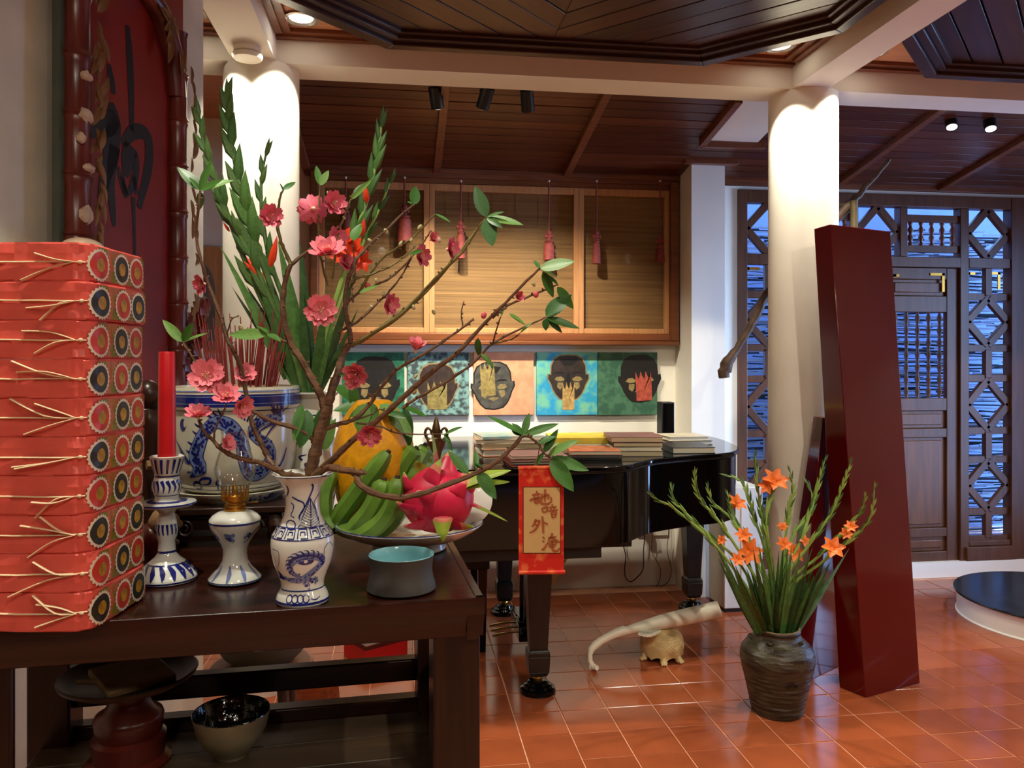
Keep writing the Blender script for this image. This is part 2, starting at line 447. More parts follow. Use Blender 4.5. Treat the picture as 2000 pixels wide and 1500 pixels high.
# ceiling slab + beams + columns
ceil = struct(MB().box(-3.3, 5.2, -2.5, 3.9, 2.975, 3.08).box(-3.3, 5.2, 3.9, YB + .2, 2.99, 3.08).build('ceiling', m_ceil))
struct(MB().box(-3.2, 5.0, 3.67, 3.87, 2.84, 2.975).build('beam_front', m_white))
struct(MB().box(-0.75, -0.56, -2.4, 3.67, 2.84, 2.975).build('beam_left', m_white))
struct(MB().box(1.91, 2.085, -2.4, 3.67, 2.84, 2.975).build('beam_right', m_white))
for nm, x in (('column_left', -0.645), ('column_right', 2.03)):
    mb = MB(); mb.lathe([(0.172, 0), (0.172, 0.9), (0.170, 1.8), (0.170, 2.84)], 64)
    struct(mb.build(nm, m_col, loc=(x, 3.785, 0)))
# mouldings where beams meet the ceiling
t = MB()
for x0, x1 in ((-3.2, -0.75), (-0.56, 1.91), (2.085, 5.0)):
    t.box(x0, x1, 3.635, 3.67, 2.945, 2.975).box(x0, x1, 3.60, 3.635, 2.957, 2.975)
for x, s in ((-0.75, -1), (-0.56, 1), (1.91, -1), (2.085, 1)):
    a, b = sorted((x, x + s * 0.035)); t.box(a, b, -2.4, 3.60, 2.945, 2.975)
    a, b = sorted((x + s * 0.035, x + s * 0.07)); t.box(a, b, -2.4, 3.60, 2.957, 2.975)
struct(t.build('trim_1', m_trim))

# hanging octagonal timber ceiling panels
def clip(poly, a, b, c):                          # keep a*x + b*y <= c
    out = []
    for i in range(len(poly)):
        p, q = poly[i], poly[(i + 1) % len(poly)]
        dp, dq = a * p[0] + b * p[1] - c, a * q[0] + b * q[1] - c
        if dp <= 0: out.append(p)
        if dp * dq < 0:
            k = dp / (dp - dq); out.append((p[0] + (q[0] - p[0]) * k, p[1] + (q[1] - p[1]) * k))
    return out
HW, CUT = 1.145, 0.43
def octo(h, c):
    return [(-h + c, h), (h - c, h), (h, h - c), (h, -h + c), (h - c, -h), (-h + c, -h), (-h, -h + c), (-h, h - c)]
def coffer():
    root = bpy.data.objects.new('ceiling_coffer', None); COL.objects.link(root); struct(root)
    mo, k = MB(), math.tan(rad(22.5))
    def ring(h0, h1, z0, z1):
        c0, c1 = CUT - 2 * (HW - h0) * (1 - 0.7071) * 0.7, CUT - 2 * (HW - h1) * (1 - 0.7071) * 0.7
        A, B = octo(h0, c0), octo(h1, c1)
        for i in range(8):
            j = (i + 1) % 8
            mo.hexa([(*A[i], z0), (*A[j], z0), (*B[j], z0), (*B[i], z0)], [(*A[i], z1), (*A[j], z1), (*B[j], z1), (*B[i], z1)])
    ring(HW, HW - 0.05, 2.842, 2.972); ring(HW - 0.05, HW - 0.085, 2.858, 2.972); ring(HW - 0.085, HW - 0.11, 2.874, 2.972)
    mo.build('moulding', m_rim, root, bevel=0.004)
    inner = octo(HW - 0.10, CUT - 0.04)
    wdt = 0.112
    for side in (-1, 1):
        half = clip(inner, -side, 0, 0) if side > 0 else clip(inner, 1, 0, 0)
        a, b = 0.70711 * (-side) * -1, -0.70711       # normal of planks running at 45 degrees
        a = 0.70711 * side; b = 0.70711
        vals = [a * p[0] + b * p[1] for p in half]
        v = math.floor(min(vals) / wdt) * wdt
        while v < max(vals):
            pl = clip(clip(half, a, b, v + wdt - 0.0035), -a, -b, -(v + 0.0035))
            if len(pl) > 2:
                cx = sum(p[0] for p in pl) / len(pl); cy = sum(p[1] for p in pl) / len(pl)
                an = rad(-45) * side
                M = Matrix.Rotation(-an, 4, 'Z')
                loc = [(M @ Vector((p[0] - cx, p[1] - cy, 0))) for p in pl]
                o = MB().prism([(p.x, p.y) for p in loc], 0, 0.03).build('plank', R.choice(m_plank), root, bevel=0.0025)
                o.location = (cx, cy, 2.888 + R.uniform(-.001, .001)); o.rotation_euler[2] = an
            v += wdt
    return root
cf = coffer(); cf.location = (0.65, 2.305, 0)
dup(cf, (3.18, 2.305, 0))

# sloping timber soffit behind the beam
SY0, SY1, SZ0, SZ1 = 3.87, 5.05, 2.905, 2.692
soff = struct(MB().hexa([(-0.62, SY0, SZ0 + .03), (4.95, SY0, SZ0 + .03), (4.95, SY1, SZ1 + .03), (-0.62, SY1, SZ1 + .03)],
                        [(-0.62, SY0, 2.985), (4.95, SY0, 2.985), (4.95, SY1, 2.985), (-0.62, SY1, 2.985)]).build('ceiling_soffit', m_rim))
def sof(x, y, dz=0.0):
    return Vector((x, y, SZ0 + (SZ1 - SZ0) * (y - SY0) / (SY1 - SY0) + dz))
battens = [-0.585, 0.218, 1.049, 1.76, 2.93, 3.70, 4.5]
sl = Vector((0, SY1 - SY0, SZ1 - SZ0)).normalized()
npl = 13
for a, b in zip(battens, battens[1:]):
    for k in range(npl):
        y0 = SY0 + (SY1 - SY0) * k / npl; y1 = SY0 + (SY1 - SY0) * (k + 1) / npl
        c = sof((a + b) / 2, (y0 + y1) / 2)
        hx, hy = (b - a) / 2, (y1 - y0) / 2 - 0.0022
        o = MB().box(-hx, hx, -hy, hy, 0, 0.022).build('plank', R.choice(m_soff), soff, bevel=0.002)
        o.location = c + Vector((0, 0, R.uniform(-.001, .001))); o.rotation_euler[0] = math.atan2(SZ1 - SZ0, SY1 - SY0)
for x in battens:
    if x == 1.76: continue
    MB().bar(sof(x, SY0, -0.012), sof(x, SY1, -0.012), 0.045, 0.034).build('batten', m_trim, soff, bevel=0.003)
MB().bar((-0.6, 5.02, 2.675), (1.81, 5.02, 2.675), 0.07, 0.05).bar((-0.6, 4.985, 2.692), (1.81, 4.985, 2.692), 0.03, 0.03).bar((2.03, 5.03, 2.69), (4.95, 5.03, 2.69), 0.06, 0.045).bar((1.75, 4.74, 2.745), (2.1, 4.74, 2.745), 0.05, 0.03).build('cornice', m_trim, soff, bevel=0.003)
# white opening in the soffit beside the column
MB().bar(sof(1.76, 3.95, -.012), sof(1.76, 4.47, -.012), 0.04, 0.05).bar(sof(1.76, 4.47, -.012), sof(2.15, 4.47, -.012), 0.04, 0.05).build('hatch_trim', m_trim, soff, bevel=0.003)
MB().hexa([sof(1.785, 3.95, -.004), sof(2.1, 3.95, -.004), sof(2.1, 4.45, -.004), sof(1.785, 4.45, -.004)], [sof(1.785, 3.95, .02), sof(2.1, 3.95, .02), sof(2.1, 4.45, .02), sof(1.785, 4.45, .02)]).build('hatch_panel', m_white, soff)

# ---- window with bamboo blinds
win = bpy.data.objects.new('window_1', None); COL.objects.link(win); struct(win); win.location = (0, YB, 0)
WX0, WX1, WZ0, WZ1 = -0.56, 1.80, 1.595, 2.665
fr = MB()
fr.box(WX0, WX1, -0.11, -0.002, WZ0, WZ0 + 0.028).box(WX0 + .01, WX1 - .01, -0.085, -0.002, WZ0 + 0.028, WZ0 + 0.075)
fr.box(WX1 - 0.055, WX1, -0.105, -0.002, WZ0 + .028, WZ1).box(WX0, WX0 + 0.05, -0.105, -0.002, WZ0 + .028, WZ1).box(WX0 + .05, WX1 - .055, -0.06, -0.002, WZ1 - .05, WZ1)
fr.build('window_frame', m_frame, win, bevel=0.005)
MB().box(WX0 + .02, WX1 - .02, -0.006, -0.002, WZ0 + .05, WZ1).build('backing_board', m_frame, win)
def sash(x0, x1):
    s = MB(); z0, z1, t = WZ0 + 0.075, WZ1 - 0.05, 0.034
    s.box(x0, x0 + t, -0.07, -0.035, z0, z1).box(x1 - t, x1, -0.07, -0.035, z0, z1).box(x0 + t, x1 - t, -0.07, -0.035, z0, z0 + t).box(x0 + t, x1 - t, -0.07, -0.035, z1 - 0.045, z1)
    f = s.build('sash', m_sash, win, bevel=0.003)
    MB().box(x0 + t, x1 - t, -0.055, -0.051, z0 + t, z1 - .045).build('pane', m_pane, f)
    b = MB(); z = z0 + t
    while z < z1 - 0.04:
        h = R.uniform(0.0045, 0.0075); y = R.uniform(-0.001, 0.001)
        b.box(x0 + t - .01, x1 - t + .01, -0.030 + y, -0.026 + y, z, z + h - 0.0008); z += h
    for q in range(6):
        xx = x0 + t + (x1 - x0 - 2 * t) * (q + 0.5) / 6
        b.box(xx - .0015, xx + .0015, -0.0325, -0.031, z0 + t, z1 - .04)
    tag(b.build('blind', m_blind, win), kind='stuff')
xs = [PY(621, 500, YB - .06).x, PY(838, 500, YB - .06).x, PY(1130, 500, YB - .06).x, WX1 - 0.055]
xs[0] = WX0 + 0.05
for a, b in zip(xs, xs[1:]): sash(a, b)

# ---- door with lattice side lights
door = bpy.data.objects.new('door_1', None); COL.objects.link(door); struct(door)
YD = 4.99
def dx(px): return PY(px, 700, YD).x
def dz(px, py): return PY(px, py, YD).z
XL0, XL1 = 2.24, 4.42
def zz(py): return dz(1885, py)
z_top, z_t1, z_t0, z_h = 2.635, zz(407), zz(503), zz(523)
xa, xb, xc_, xd, xe, xf = dx(1441), dx(1459), dx(1548), dx(1566), dx(1876), dx(1893)
xg, xh = dx(1974), 4.42
Yf, Yb_ = YD, YD + 0.075
def post(x0, x1, z0, z1, d=0.0):
    MB().box(x0, x1, Yf - d, Yb_, z0, z1).build('post', m_doorw, door, bevel=0.004)
def rail(x0, x1, z0, z1, d=0.0):
    MB().box(x0, x1, Yf - d, Yb_, z0, z1).build('rail', m_doorw, door, bevel=0.004)
post(xa, xb, 0, z_top, .01); post(xc_, xd, 0, z_t1); post(xe, xf, 0, z_t1); post(xg, xh, 0.1, z_top, .01)
rail(xb, xg, z_t1, z_top, .006)
xm0, xm1 = dx(1663), dx(1677)
xn0, xn1 = dx(1759), dx(1773)
rail(xb, xc_, z_h, z_t0); rail(xd, xe, z_h, z_t0, .005); rail(xf, xg, z_h, z_t0)
post(xm0, xm1, z_t0, z_t1); post(xn0, xn1, z_t0, z_t1)
def lat(name, a, b, w=0.034):
    MB().bar((a[0], YD + 0.03, a[1]), (b[0], YD + 0.03, b[1]), 0.05, w, up=(0, 1, 0)).build(name, m_doorw, door, bevel=0.003)
def diamond(x0, x1, z0, z1):
    cx, cz = (x0 + x1) / 2, (z0 + z1) / 2
    for a, b in (((x0, cz), (cx, z1)), ((cx, z1), (x1, cz)), ((x1, cz), (cx, z0)), ((cx, z0), (x0, cz))): lat('lattice_bar', a, b)
diamond(xm1, xn0, z_t0, z_t1)
for x0, x1 in ((xd, xm0), (xn1, xe)):
    zr0, zr1 = zz(487), zz(428)
    lat('lattice_bar', (x0, zr0), (x1, zr0), .03); lat('lattice_bar', (x0, zr1), (x1, zr1), .03)
    for k in range(5):
        xx = x0 + (x1 - x0) * (k + 0.5) / 5; h = zr1 - zr0 - .03
        mb = MB(); mb.lathe([(.012, 0), (.016, .1 * h), (.009, .2 * h), (.019, .36 * h), (.010, .5 * h), (.019, .66 * h), (.009, .8 * h), (.016, .9 * h), (.012, h)], 10)
        mb.build('baluster', m_trim, door, loc=(xx, YD + .03, zr0 + .015))
for x0, x1 in ((xb, xc_), (xf, xg)):
    diamond(x0, x1, z_t0, z_t1)
    lat('lattice_bar', (x0, zz(1055)), (x1, zz(1055)), .03)
    for ya, yb in ((582, 675), (742, 840), (902, 998)):
        diamond(x0, x1, zz(yb), zz(ya))
    for y in (579, 680, 739, 842, 899, 1001): lat('lattice_bar', (x0, zz(y)), (x1, zz(y)), .026)
    for ya, yb in ((523, 577), (683, 738), (845, 897), (1004, 1053)):
        lat('lattice_bar', ((x0 + x1) / 2, zz(yb)), ((x0 + x1) / 2, zz(ya)), .04)
    MB().box(x0 - .03, x1 + .03, YD - .02, YD + .08, 0.105, zz(1068)).box(x0, x1, YD + .0, YD + .07, zz(1068), zz(1057)).build('sill', m_doorw, door, bevel=0.006)
# two door leaves
def leaf_door(x0, x1, flip):
    t = 0.085; y0, y1 = YD + 0.02, YD + 0.06
    L = MB(); L.box(x0, x0 + t, y0, y1, 0.012, z_h - .004).box(x1 - t, x1, y0, y1, 0.012, z_h - .004)
    zs = [(523, 546), (578, 610), (777, 802), (836, 854), (1030, 1048), (1076, 1119)]
    for a, b in zs: L.box(x0 + t, x1 - t, y0, y1, max(0.012, zz(b)), zz(a) - .002)
    lf = L.build('door_leaf', m_doorw, door, bevel=0.004)
    for a, b in ((546, 578), (802, 836), (854, 1030), (1048, 1076)):
        MB().box(x0 + t - .002, x1 - t + .002, y0 + .018, y1 - .008, zz(b) - .002, zz(a) + .002).box(x0 + t + .03, x1 - t - .03, y0 + .008, y0 + .02, zz(b) + .022, zz(a) - .022).build('door_panel', m_door2, lf, bevel=0.006)
    for k in range(5):
        xx = x0 + t + (x1 - x0 - 2 * t) * (k + 0.5) / 5; h = zz(610) - zz(777)
        pr = [(.012, 0)]
        for q in range(7): pr += [(.009, h * (q + .1) / 7), (.017, h * (q + .5) / 7), (.009, h * (q + .9) / 7)]
        mb = MB(); mb.lathe(pr + [(.012, h)], 8); mb.build('door_spindle', m_doorw, lf, loc=(xx, YD + .04, zz(777)))
xmid = dx(1721)
leaf_door(xd + .004, xmid - .003, 1); leaf_door(xmid + .003, xe - .004, -1)
def bracket(px, py, sx, w=30, h=36):
    x, z = dx(px), dz(px, py); ww, hh = w * .0036, h * .0036
    MB().box(min(x, x + sx * ww), max(x, x + sx * ww), YD - .006 + .02, YD + .02, z - .018, z).box(min(x, x + sx * .02), max(x, x + sx * .02), YD - .006 + .02, YD + .02, z - hh, z).build('brass_bracket', m_brass, door)
bracket(1848, 533, -1); bracket(1748, 535, 1, 12, 6); bracket(1957, 531, -1, 22, 34); bracket(1460, 521, 1, 26, 6); bracket(1893, 531, 1, 16, 5)
# straw fence and eaves out in the yard, in daylight
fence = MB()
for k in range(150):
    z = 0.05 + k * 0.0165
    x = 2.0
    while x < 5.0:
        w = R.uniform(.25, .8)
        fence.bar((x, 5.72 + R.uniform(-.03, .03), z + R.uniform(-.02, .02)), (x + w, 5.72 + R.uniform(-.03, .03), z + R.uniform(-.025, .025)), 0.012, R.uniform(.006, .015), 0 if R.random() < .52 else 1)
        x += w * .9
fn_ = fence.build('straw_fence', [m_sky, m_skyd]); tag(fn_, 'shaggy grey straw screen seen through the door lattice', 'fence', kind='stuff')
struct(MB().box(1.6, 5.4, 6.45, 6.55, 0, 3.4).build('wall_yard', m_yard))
# ================================================================ LAMPS
def spot(name, loc, aim, w, size, blend, col=WARM, rs=0.03):
    l = bpy.data.lights.new(name, 'SPOT'); l.energy = w; l.spot_size = rad(size); l.spot_blend = blend; l.color = col; l.shadow_soft_size = rs
    o = bpy.data.objects.new(name, l); COL.objects.link(o); o.location = loc
    o.rotation_euler = (Vector(aim) - Vector(loc)).to_track_quat('-Z', 'Y').to_euler()
    return o
def downlight(x, y, label, z=2.975):
    t = thing('downlight', label, 'ceiling light', (x, y, z), group='recessed downlights')
    mb = MB(); mb.lathe([(0.050, 0.0), (0.072, -0.002), (0.074, -0.010), (0.062, -0.012), (0.052, -0.004)], 32)
    mb.build('ring', m_chrome, t)
    mb = MB(); mb.lathe([(0.0, -0.003), (0.050, -0.003), (0.050, 0.0), (0, 0)], 32); mb.build('lens', m_lampw, t)
    spot('downlight_beam', (x, y, z - 0.015), (x, y, 0), DOWN_W, 96, 0.14)
downlight(-0.43, 3.49, 'recessed downlight in the ceiling corner right of the left column')
downlight(1.755, 3.49, 'recessed downlight in the ceiling corner left of the right column')
downlight(2.22, 3.49, 'recessed downlight right of the right column, behind the beam')
downlight(-0.89, 3.49, 'recessed downlight left of the left column, behind the beam')
downlight(-0.43, 1.12, 'recessed downlight in the ceiling above the altar table')
downlight(1.755, 1.12, 'recessed downlight in the ceiling corner nearest the camera, by the right beam')
downlight(4.0, 3.49, 'recessed downlight in the ceiling above the round platform')
for x, y in ((-0.43, -1.3), (1.755, -1.3), (0.66, -0.2), (3.2, -0.6), (3.2, 1.12), (4.2, 1.4)):     # added fill lamps without fixtures, out of view
    spot('fill_light', (x, y, 2.93), (x, y + 0.9, 0), FILL_W, 160, 1.0, rs=0.12)
def track(px, py, d, aim, label, lit=False, w=0.0, size=60):
    p = PX(px, py, d)
    top = sof(p.x, p.y, -0.004)
    t = thing('spotlight', label, 'spotlight', top, group='black cylinder spotlights on the soffit')
    ax = (Vector(aim) - p).normalized()
    MB().tube([(0, 0, 0), (0, 0, -0.012)], [0.03, 0.03], 20).build('mount', m_blackm, t)
    MB().tube([(0, 0, -0.01), p - top - ax * 0.03], [0.008, 0.008], 8).build('arm', m_blackm, t)
    c = p - top
    mb = MB(); mb.tube([c - ax * 0.055, c - ax * 0.05, c + ax * 0.055], [0.028, 0.034, 0.034], 24)
    mb.build('barrel', m_blackm, t)
    mb = MB(); mb.tube([c + ax * 0.0552, c + ax * 0.0565], [0.027, 0.027], 24); mb.build('lens', m_lampw, t)
    if w: spot('spotlight_beam', tuple(p + ax * 0.062), aim, w, size, 0.8, rs=0.02)
track(852, 190, 4.03, (0.50, 5.0, 1.05), 'black spotlight left of the ceiling batten, aimed down at the pictures', w=WALL_W, size=84)
track(948, 191, 4.02, (-0.10, 5.0, 1.2), 'black spotlight tilted left, middle one of three on the soffit', w=WALL_W * .55, size=74)
track(1030, 196, 4.05, (0.95, 5.0, 1.1), 'black spotlight rightmost of three on the soffit', w=WALL_W, size=80)
track(1858, 233, 4.5, (2.6, 3.2, 0.4), 'lit black spotlight right of the column, left one of two', w=14, size=50)
track(1933, 236, 4.5, (2.9, 3.1, 0.1), 'lit black spotlight near the right edge, right one of two', w=14, size=50)
# added unseen spots to brighten both columns, the horn and the jar
spot('fill_beam', (1.55, 0.25, 2.85), (1.82, 3.75, 0.85), 84, 48, 1.0, rs=0.05)
spot('fill_beam', (-0.25, 0.2, 2.85), (-0.75, 3.2, 1.75), 26, 40, 1.0, rs=0.05)
# white round detector under the left beam
t = thing('smoke_detector', 'white two-tier smoke detector under the left ceiling beam', 'detector', (-0.655, 3.50, 2.84))
mb = MB(); mb.lathe([(0, 0), (0.056, 0), (0.058, -0.004), (0.056, -0.024), (0.050, -0.028)], 40); mb.build('base', m_plastic, t)
mb = MB(); mb.lathe([(0.046, -0.028), (0.062, -0.033), (0.064, -0.040), (0.058, -0.052), (0.03, -0.056), (0, -0.056)], 40); mb.build('cap', m_plastic, t)
# ================================================================ ALTAR TABLE AND WHAT STANDS ON IT
TT = 1.078                                        # table top height
t_root = PZ(947, 1167, TT); t_root.z = 0
T_ROT = rad(3.65)
def TL(x, y, z=TT):                               # table coordinates -> world (x to the left is negative, y away)
    c, s = math.cos(T_ROT), math.sin(T_ROT)
    return Vector((t_root.x + x * c - y * s, t_root.y + x * s + y * c, z))
tab = thing('altar_table', 'dark brown wooden altar table with slatted lower shelf at the left', 'table', t_root, T_ROT)
TX, TY = -0.93, 0.75
MB().box(TX, -0.012, 0.012, TY, TT - 0.028, TT - 0.002).build('table_top', m_table, tab, bevel=0.003)
prof = [(0.0, TT), (0.016, TT), (0.016, TT - .004), (0.03, TT - .01), (0.03, TT - 0.072), (0.013, TT - 0.072), (0.0095, TT - 0.060), (0.003, TT - 0.040), (0.0, TT - 0.026)]
def apron(a, b, side):
    mb = MB(); n = len(prof)
    if side == 'front': vs = [(a, p[0], p[1]) for p in prof] + [(b, p[0], p[1]) for p in prof]
    else: vs = [(-p[0], a, p[1]) for p in prof] + [(-p[0], b, p[1]) for p in prof]
    fs = [(i, (i + 1) % n, n + (i + 1) % n, n + i) for i in range(n)] + [tuple(range(n)), tuple(range(2 * n - 1, n - 1, -1))]
    return mb.add(vs, fs)
apron(TX, 0.0, 'front').build('apron', m_table, tab, bevel=0.0015)
apron(0.001, TY, 'side').build('apron', m_table, tab, bevel=0.0015)
for x0, x1, y0, y1 in ((-0.09, -0.006, .014, .098), (-0.09, -0.006, .345, .43), (-0.865, -0.785, .345, .43), (-0.845, -0.765, .014, .034)):
    MB().box(x0, x1, y0, y1, 0, TT - 0.03).build('leg', m_tablez, tab, bevel=0.005)
MB().box(-0.79, -0.085, .37, .405, .790, .838).build('rail', m_table, tab, bevel=0.004)
MB().box(-0.79, -0.085, .37, .410, .700, .752).build('rail', m_table, tab, bevel=0.004)
MB().box(-0.79, -0.085, .03, .065, .690, .726).build('rail', m_table, tab, bevel=0.004)
for z0, z1 in ((.790, .838), (.700, .752)):
    MB().box(-0.07, -0.03, .095, .35, z0, z1).build('rail', m_table, tab, bevel=0.004)
for y0, y1 in ((.067, .168), (.170, .268), (.270, .368)):
    MB().box(-0.84, -0.075, y0, y1, .706, .724).build('plank', m_shelf, tab, bevel=0.002)

# ---- stack of wrapped packages
PK_D, PK_R, PK_L, PK_DEP, CR = 1.222, -0.657, 0.32, 0.205, 0.032
NPK, PKH = 10, 0.0605
def outline():
    pts = [(-PK_L, 0.0)]
    for k in range(14): pts.append((-PK_L + (PK_L - CR) * (k + 1) / 14, 0))
    for k in range(1, 7):
        a = -math.pi / 2 + math.pi / 2 * k / 6; pts.append((-CR + CR * math.cos(a), CR + CR * math.sin(a)))
    for k in range(1, 6): pts.append((0, CR + (PK_DEP - 2 * CR) * k / 5))
    for k in range(1, 5):
        a = math.pi / 2 * k / 4; pts.append((-CR + CR * math.cos(a), PK_DEP - CR + CR * math.sin(a)))
    return pts + [(-PK_L, PK_DEP)]
OL = outline()
acc = [0.0]
for a, b in zip(OL, OL[1:]): acc.append(acc[-1] + math.dist(a, b))
S0 = PK_L - CR                                    # arc length where the rounded corner starts
def on_box(s, z, e=0.0012):
    for i in range(len(OL) - 1):
        if acc[i] <= s <= acc[i + 1] or i == len(OL) - 2:
            k = (s - acc[i]) / (acc[i + 1] - acc[i]); a, b = Vector(OL[i]), Vector(OL[i + 1]); p = a + (b - a) * k
            t = (b - a).normalized(); return (p.x + t.y * e, p.y - t.x * e, z)
ordn = ['topmost of the stack', 'second from the top', 'third from the top', 'fourth from the top', 'fifth from the top', 'fifth from the bottom', 'fourth from the bottom', 'third from the bottom', 'second from the bottom', 'lowest, on the altar table']
pk0 = W(PK_R, PK_D, TT)
for k in range(NPK):
    idx = NPK - 1 - k
    z0 = TT + k * PKH
    jx, jy, jr = R.uniform(-.003, .003), R.uniform(-.003, .002), R.uniform(-.012, .012)
    p = W(PK_R + jx, PK_D + jy, z0)
    t = thing('gift_package', 'red paper gift package tied with straw, %s' % ordn[idx], 'package', p, -TH + jr, 'red packages stacked on the altar table')
    mb = MB(); n = len(OL); lv = [(0.0003, .0022), (0.003, 0.0004), (.016, .0), (.030, 0.0012), (.044, 0.0), (0.0575, 0.0004), (0.0603, .0022)]
    vs = []
    for z, ins in lv:
        for i, q in enumerate(OL):
            c = Vector((-PK_L / 2, PK_DEP / 2)); v = Vector(q); dv = (c - v).normalized()
            w = ins + R.uniform(-.0021, .0021)
            v = v + dv * w; vs.append((v.x, v.y, z + R.uniform(-.0006, .0006) * (1 if 0.003 < z < .058 else 0)))
    fs = []
    for a in range(len(lv) - 1):
        for i in range(n):
            j = (i + 1) % n; fs.append((a * n + i, a * n + j, (a + 1) * n + j, (a + 1) * n + i))
    fs += [tuple(range(n - 1, -1, -1)), tuple((len(lv) - 1) * n + i for i in range(n))]
    mb.add(vs, fs); mb.build('paper_wrap', m_redpaper, t, ang=7)
    # printed end under cellophane
    mb = MB(); fn = lambda s, z: on_box(s, z, 0.0016)
    ns = 10; sA, sB = S0 + 0.046, acc[-2] - 0.02
    vs = []; fs = []
    for i in range(ns + 1):
        for z in (0.004, .022, .039, 0.0565): vs.append(on_box(sA + (sB - sA) * i / ns, z, 0.0014 + R.uniform(0, .001)))
    for i in range(ns):
        for q in range(3): fs.append((i * 4 + q, (i + 1) * 4 + q, (i + 1) * 4 + q + 1, i * 4 + q + 1))
    mb.add(vs, fs); mb.build('end_panel', m_endp, t)
    # fruit-slice discs: serrated ring, coloured ring, yellow heart
    for c_i, sc in enumerate((S0 + 0.053, S0 + 0.120, S0 + 0.172)):
        zc = 0.0285; RR = 0.0265
        dark = (k + c_i) % 2 == 0
        mb = MB(); N = 44
        def ring(r0, r1, mi, e, saw=0.0):
            vs = []; fs = []
            for q in range(N):
                a = 2 * math.pi * q / N
                ro = r1 + (saw if q % 2 else 0)
                for r in (r0, ro): vs.append(on_box(sc + r * math.cos(a), zc + r * math.sin(a), e))
            for q in range(N):
                b = (q + 1) % N; fs.append((2 * q, 2 * q + 1, 2 * b + 1, 2 * b))
            mb.add(vs, fs, mi)
        ring(0.0215, 0.0245, 0, .0026, .0028); ring(0.0105, 0.0215, 1, .0028); ring(0.0, 0.0108, 2, .0032)
        mb.build('fruit_disc', [m_discw, m_discd if dark else m_discr, m_discy], t)
    # straw string with loose ends
    mb = MB(); zc = 0.0295
    P = [Vector(on_box(0.0 + (S0 + 0.026) * i / 9, zc + R.uniform(-.0008, .0008), 0.0028)) for i in range(10)]
    mb.tube(P, [0.0026, 0.0030, 0.0022], 6, flat=.5)
    kx = S0 + 0.012
    for q in range(R.choice((2, 2, 3))):
        up = R.choice((-1, 1)); L = R.uniform(.05, .1)
        a0 = on_box(kx, zc, .004); e1 = on_box(kx - L * .45, zc + up * R.uniform(.002, .012), R.uniform(.004, .010)); e2 = on_box(kx - L, zc + up * R.uniform(.006, .034), R.uniform(.003, .009))
        mb.tube(smooth_path([a0, e1, e2], 4), [0.0018, 0.0030, 0.0036], 6, flat=.4)
    mb.ellipsoid(on_box(kx + .006, zc, .004), (.004, .003, .003), 8, 6)
    mb.build('straw_string', m_straw, t)

# ---- candle + candlestick
PC = PZ(326, 1131, TT); sc_ = 1.519 / FPX
cp = [(0, 0), (.054, 0), (.0555, .004), (.054, .010), (.046, .022), (.034, .034), (.022, .044), (.0165, .052), (.015, .075), (.019, .085), (.021, .098), (.018, .112), (.014, .128), (.020, .136), (.049, .142), (.0535, .146), (.053, .149), (.030, .151), (.022, .153), (.021, .160), (.024, .168), (.0265, .178), (.025, .190), (.0215, .198), (.0225, .204), (.026, .214), (.0305, .232), (.0315, .237), (.029, .238), (.020, .230), (0, .228)]
t = thing('candlestick', 'blue and white porcelain candlestick holding the red candle', 'candlestick', PC, facing(PC))
mb = MB(); mb.lathe(cp, 40); mb.build('body', m_porc, t)
op = cp[1:-3]
mb = MB(); fn = lathe_fn(op, 1.0)
def deg_fn(pr, e=0.0007): return lambda a, z: on_lathe(pr, a, z, e)
f2 = lambda a, z: on_lathe(op, a * 1000, z, .0008)           # a in thousandths of degrees so that strokes stay slim
def st(a0, z0, a1, z1, w, mid=0): stroke(mb, lambda x, z: on_lathe(op, math.degrees(x / rad_at(op, z)), z, .0008), [(rad(a0) * rad_at(op, z0), z0), (rad((a0 + a1) / 2 + mid) * rad_at(op, (z0 + z1) / 2), (z0 + z1) / 2), (rad(a1) * rad_at(op, z1), z1)], w)
for k in range(16):
    a = -180 + 22.5 * k
    st(a, .205, a + 4, .233, [.003, .0055])
    st(a, .192, a + 6, .168, [.007, .001], 8)
    st(a + 3, .034, a + 14, .008, [.004, .010, .002], 5)
    st(a, .108, a + 5, .088, [.005, .002])
for z, w in ((.2, .003), (.1515, .002), (.1475, .003), (.0035, .003), (.0335, .002), (.1635, .0015), (.055, .004)):
    r = rad_at(op, z); stroke(mb, lambda x, y: on_lathe(op, math.degrees(x / r), y, .0008), [(rad(a) * r, z) for a in range(-180, 181, 5)], w, k=1)
mb.build('blue_brushwork', m_blue, t)
t = thing('candle', 'tall red candle, unlit, in the blue and white candlestick', 'candle', PC + Vector((0, 0, .2285)))
mb = MB(); mb.lathe([(0, 0), (.0168, 0), (.0160, .1), (.0148, .206), (.0138, .2095), (0, .2085)], 28); mb.build('wax', m_candle, t)
MB().tube([(0, 0, .207), (.0005, 0, .213), (.0012, 0, .220)], [.0011, .0009], 6).build('wick', m_wick, t)

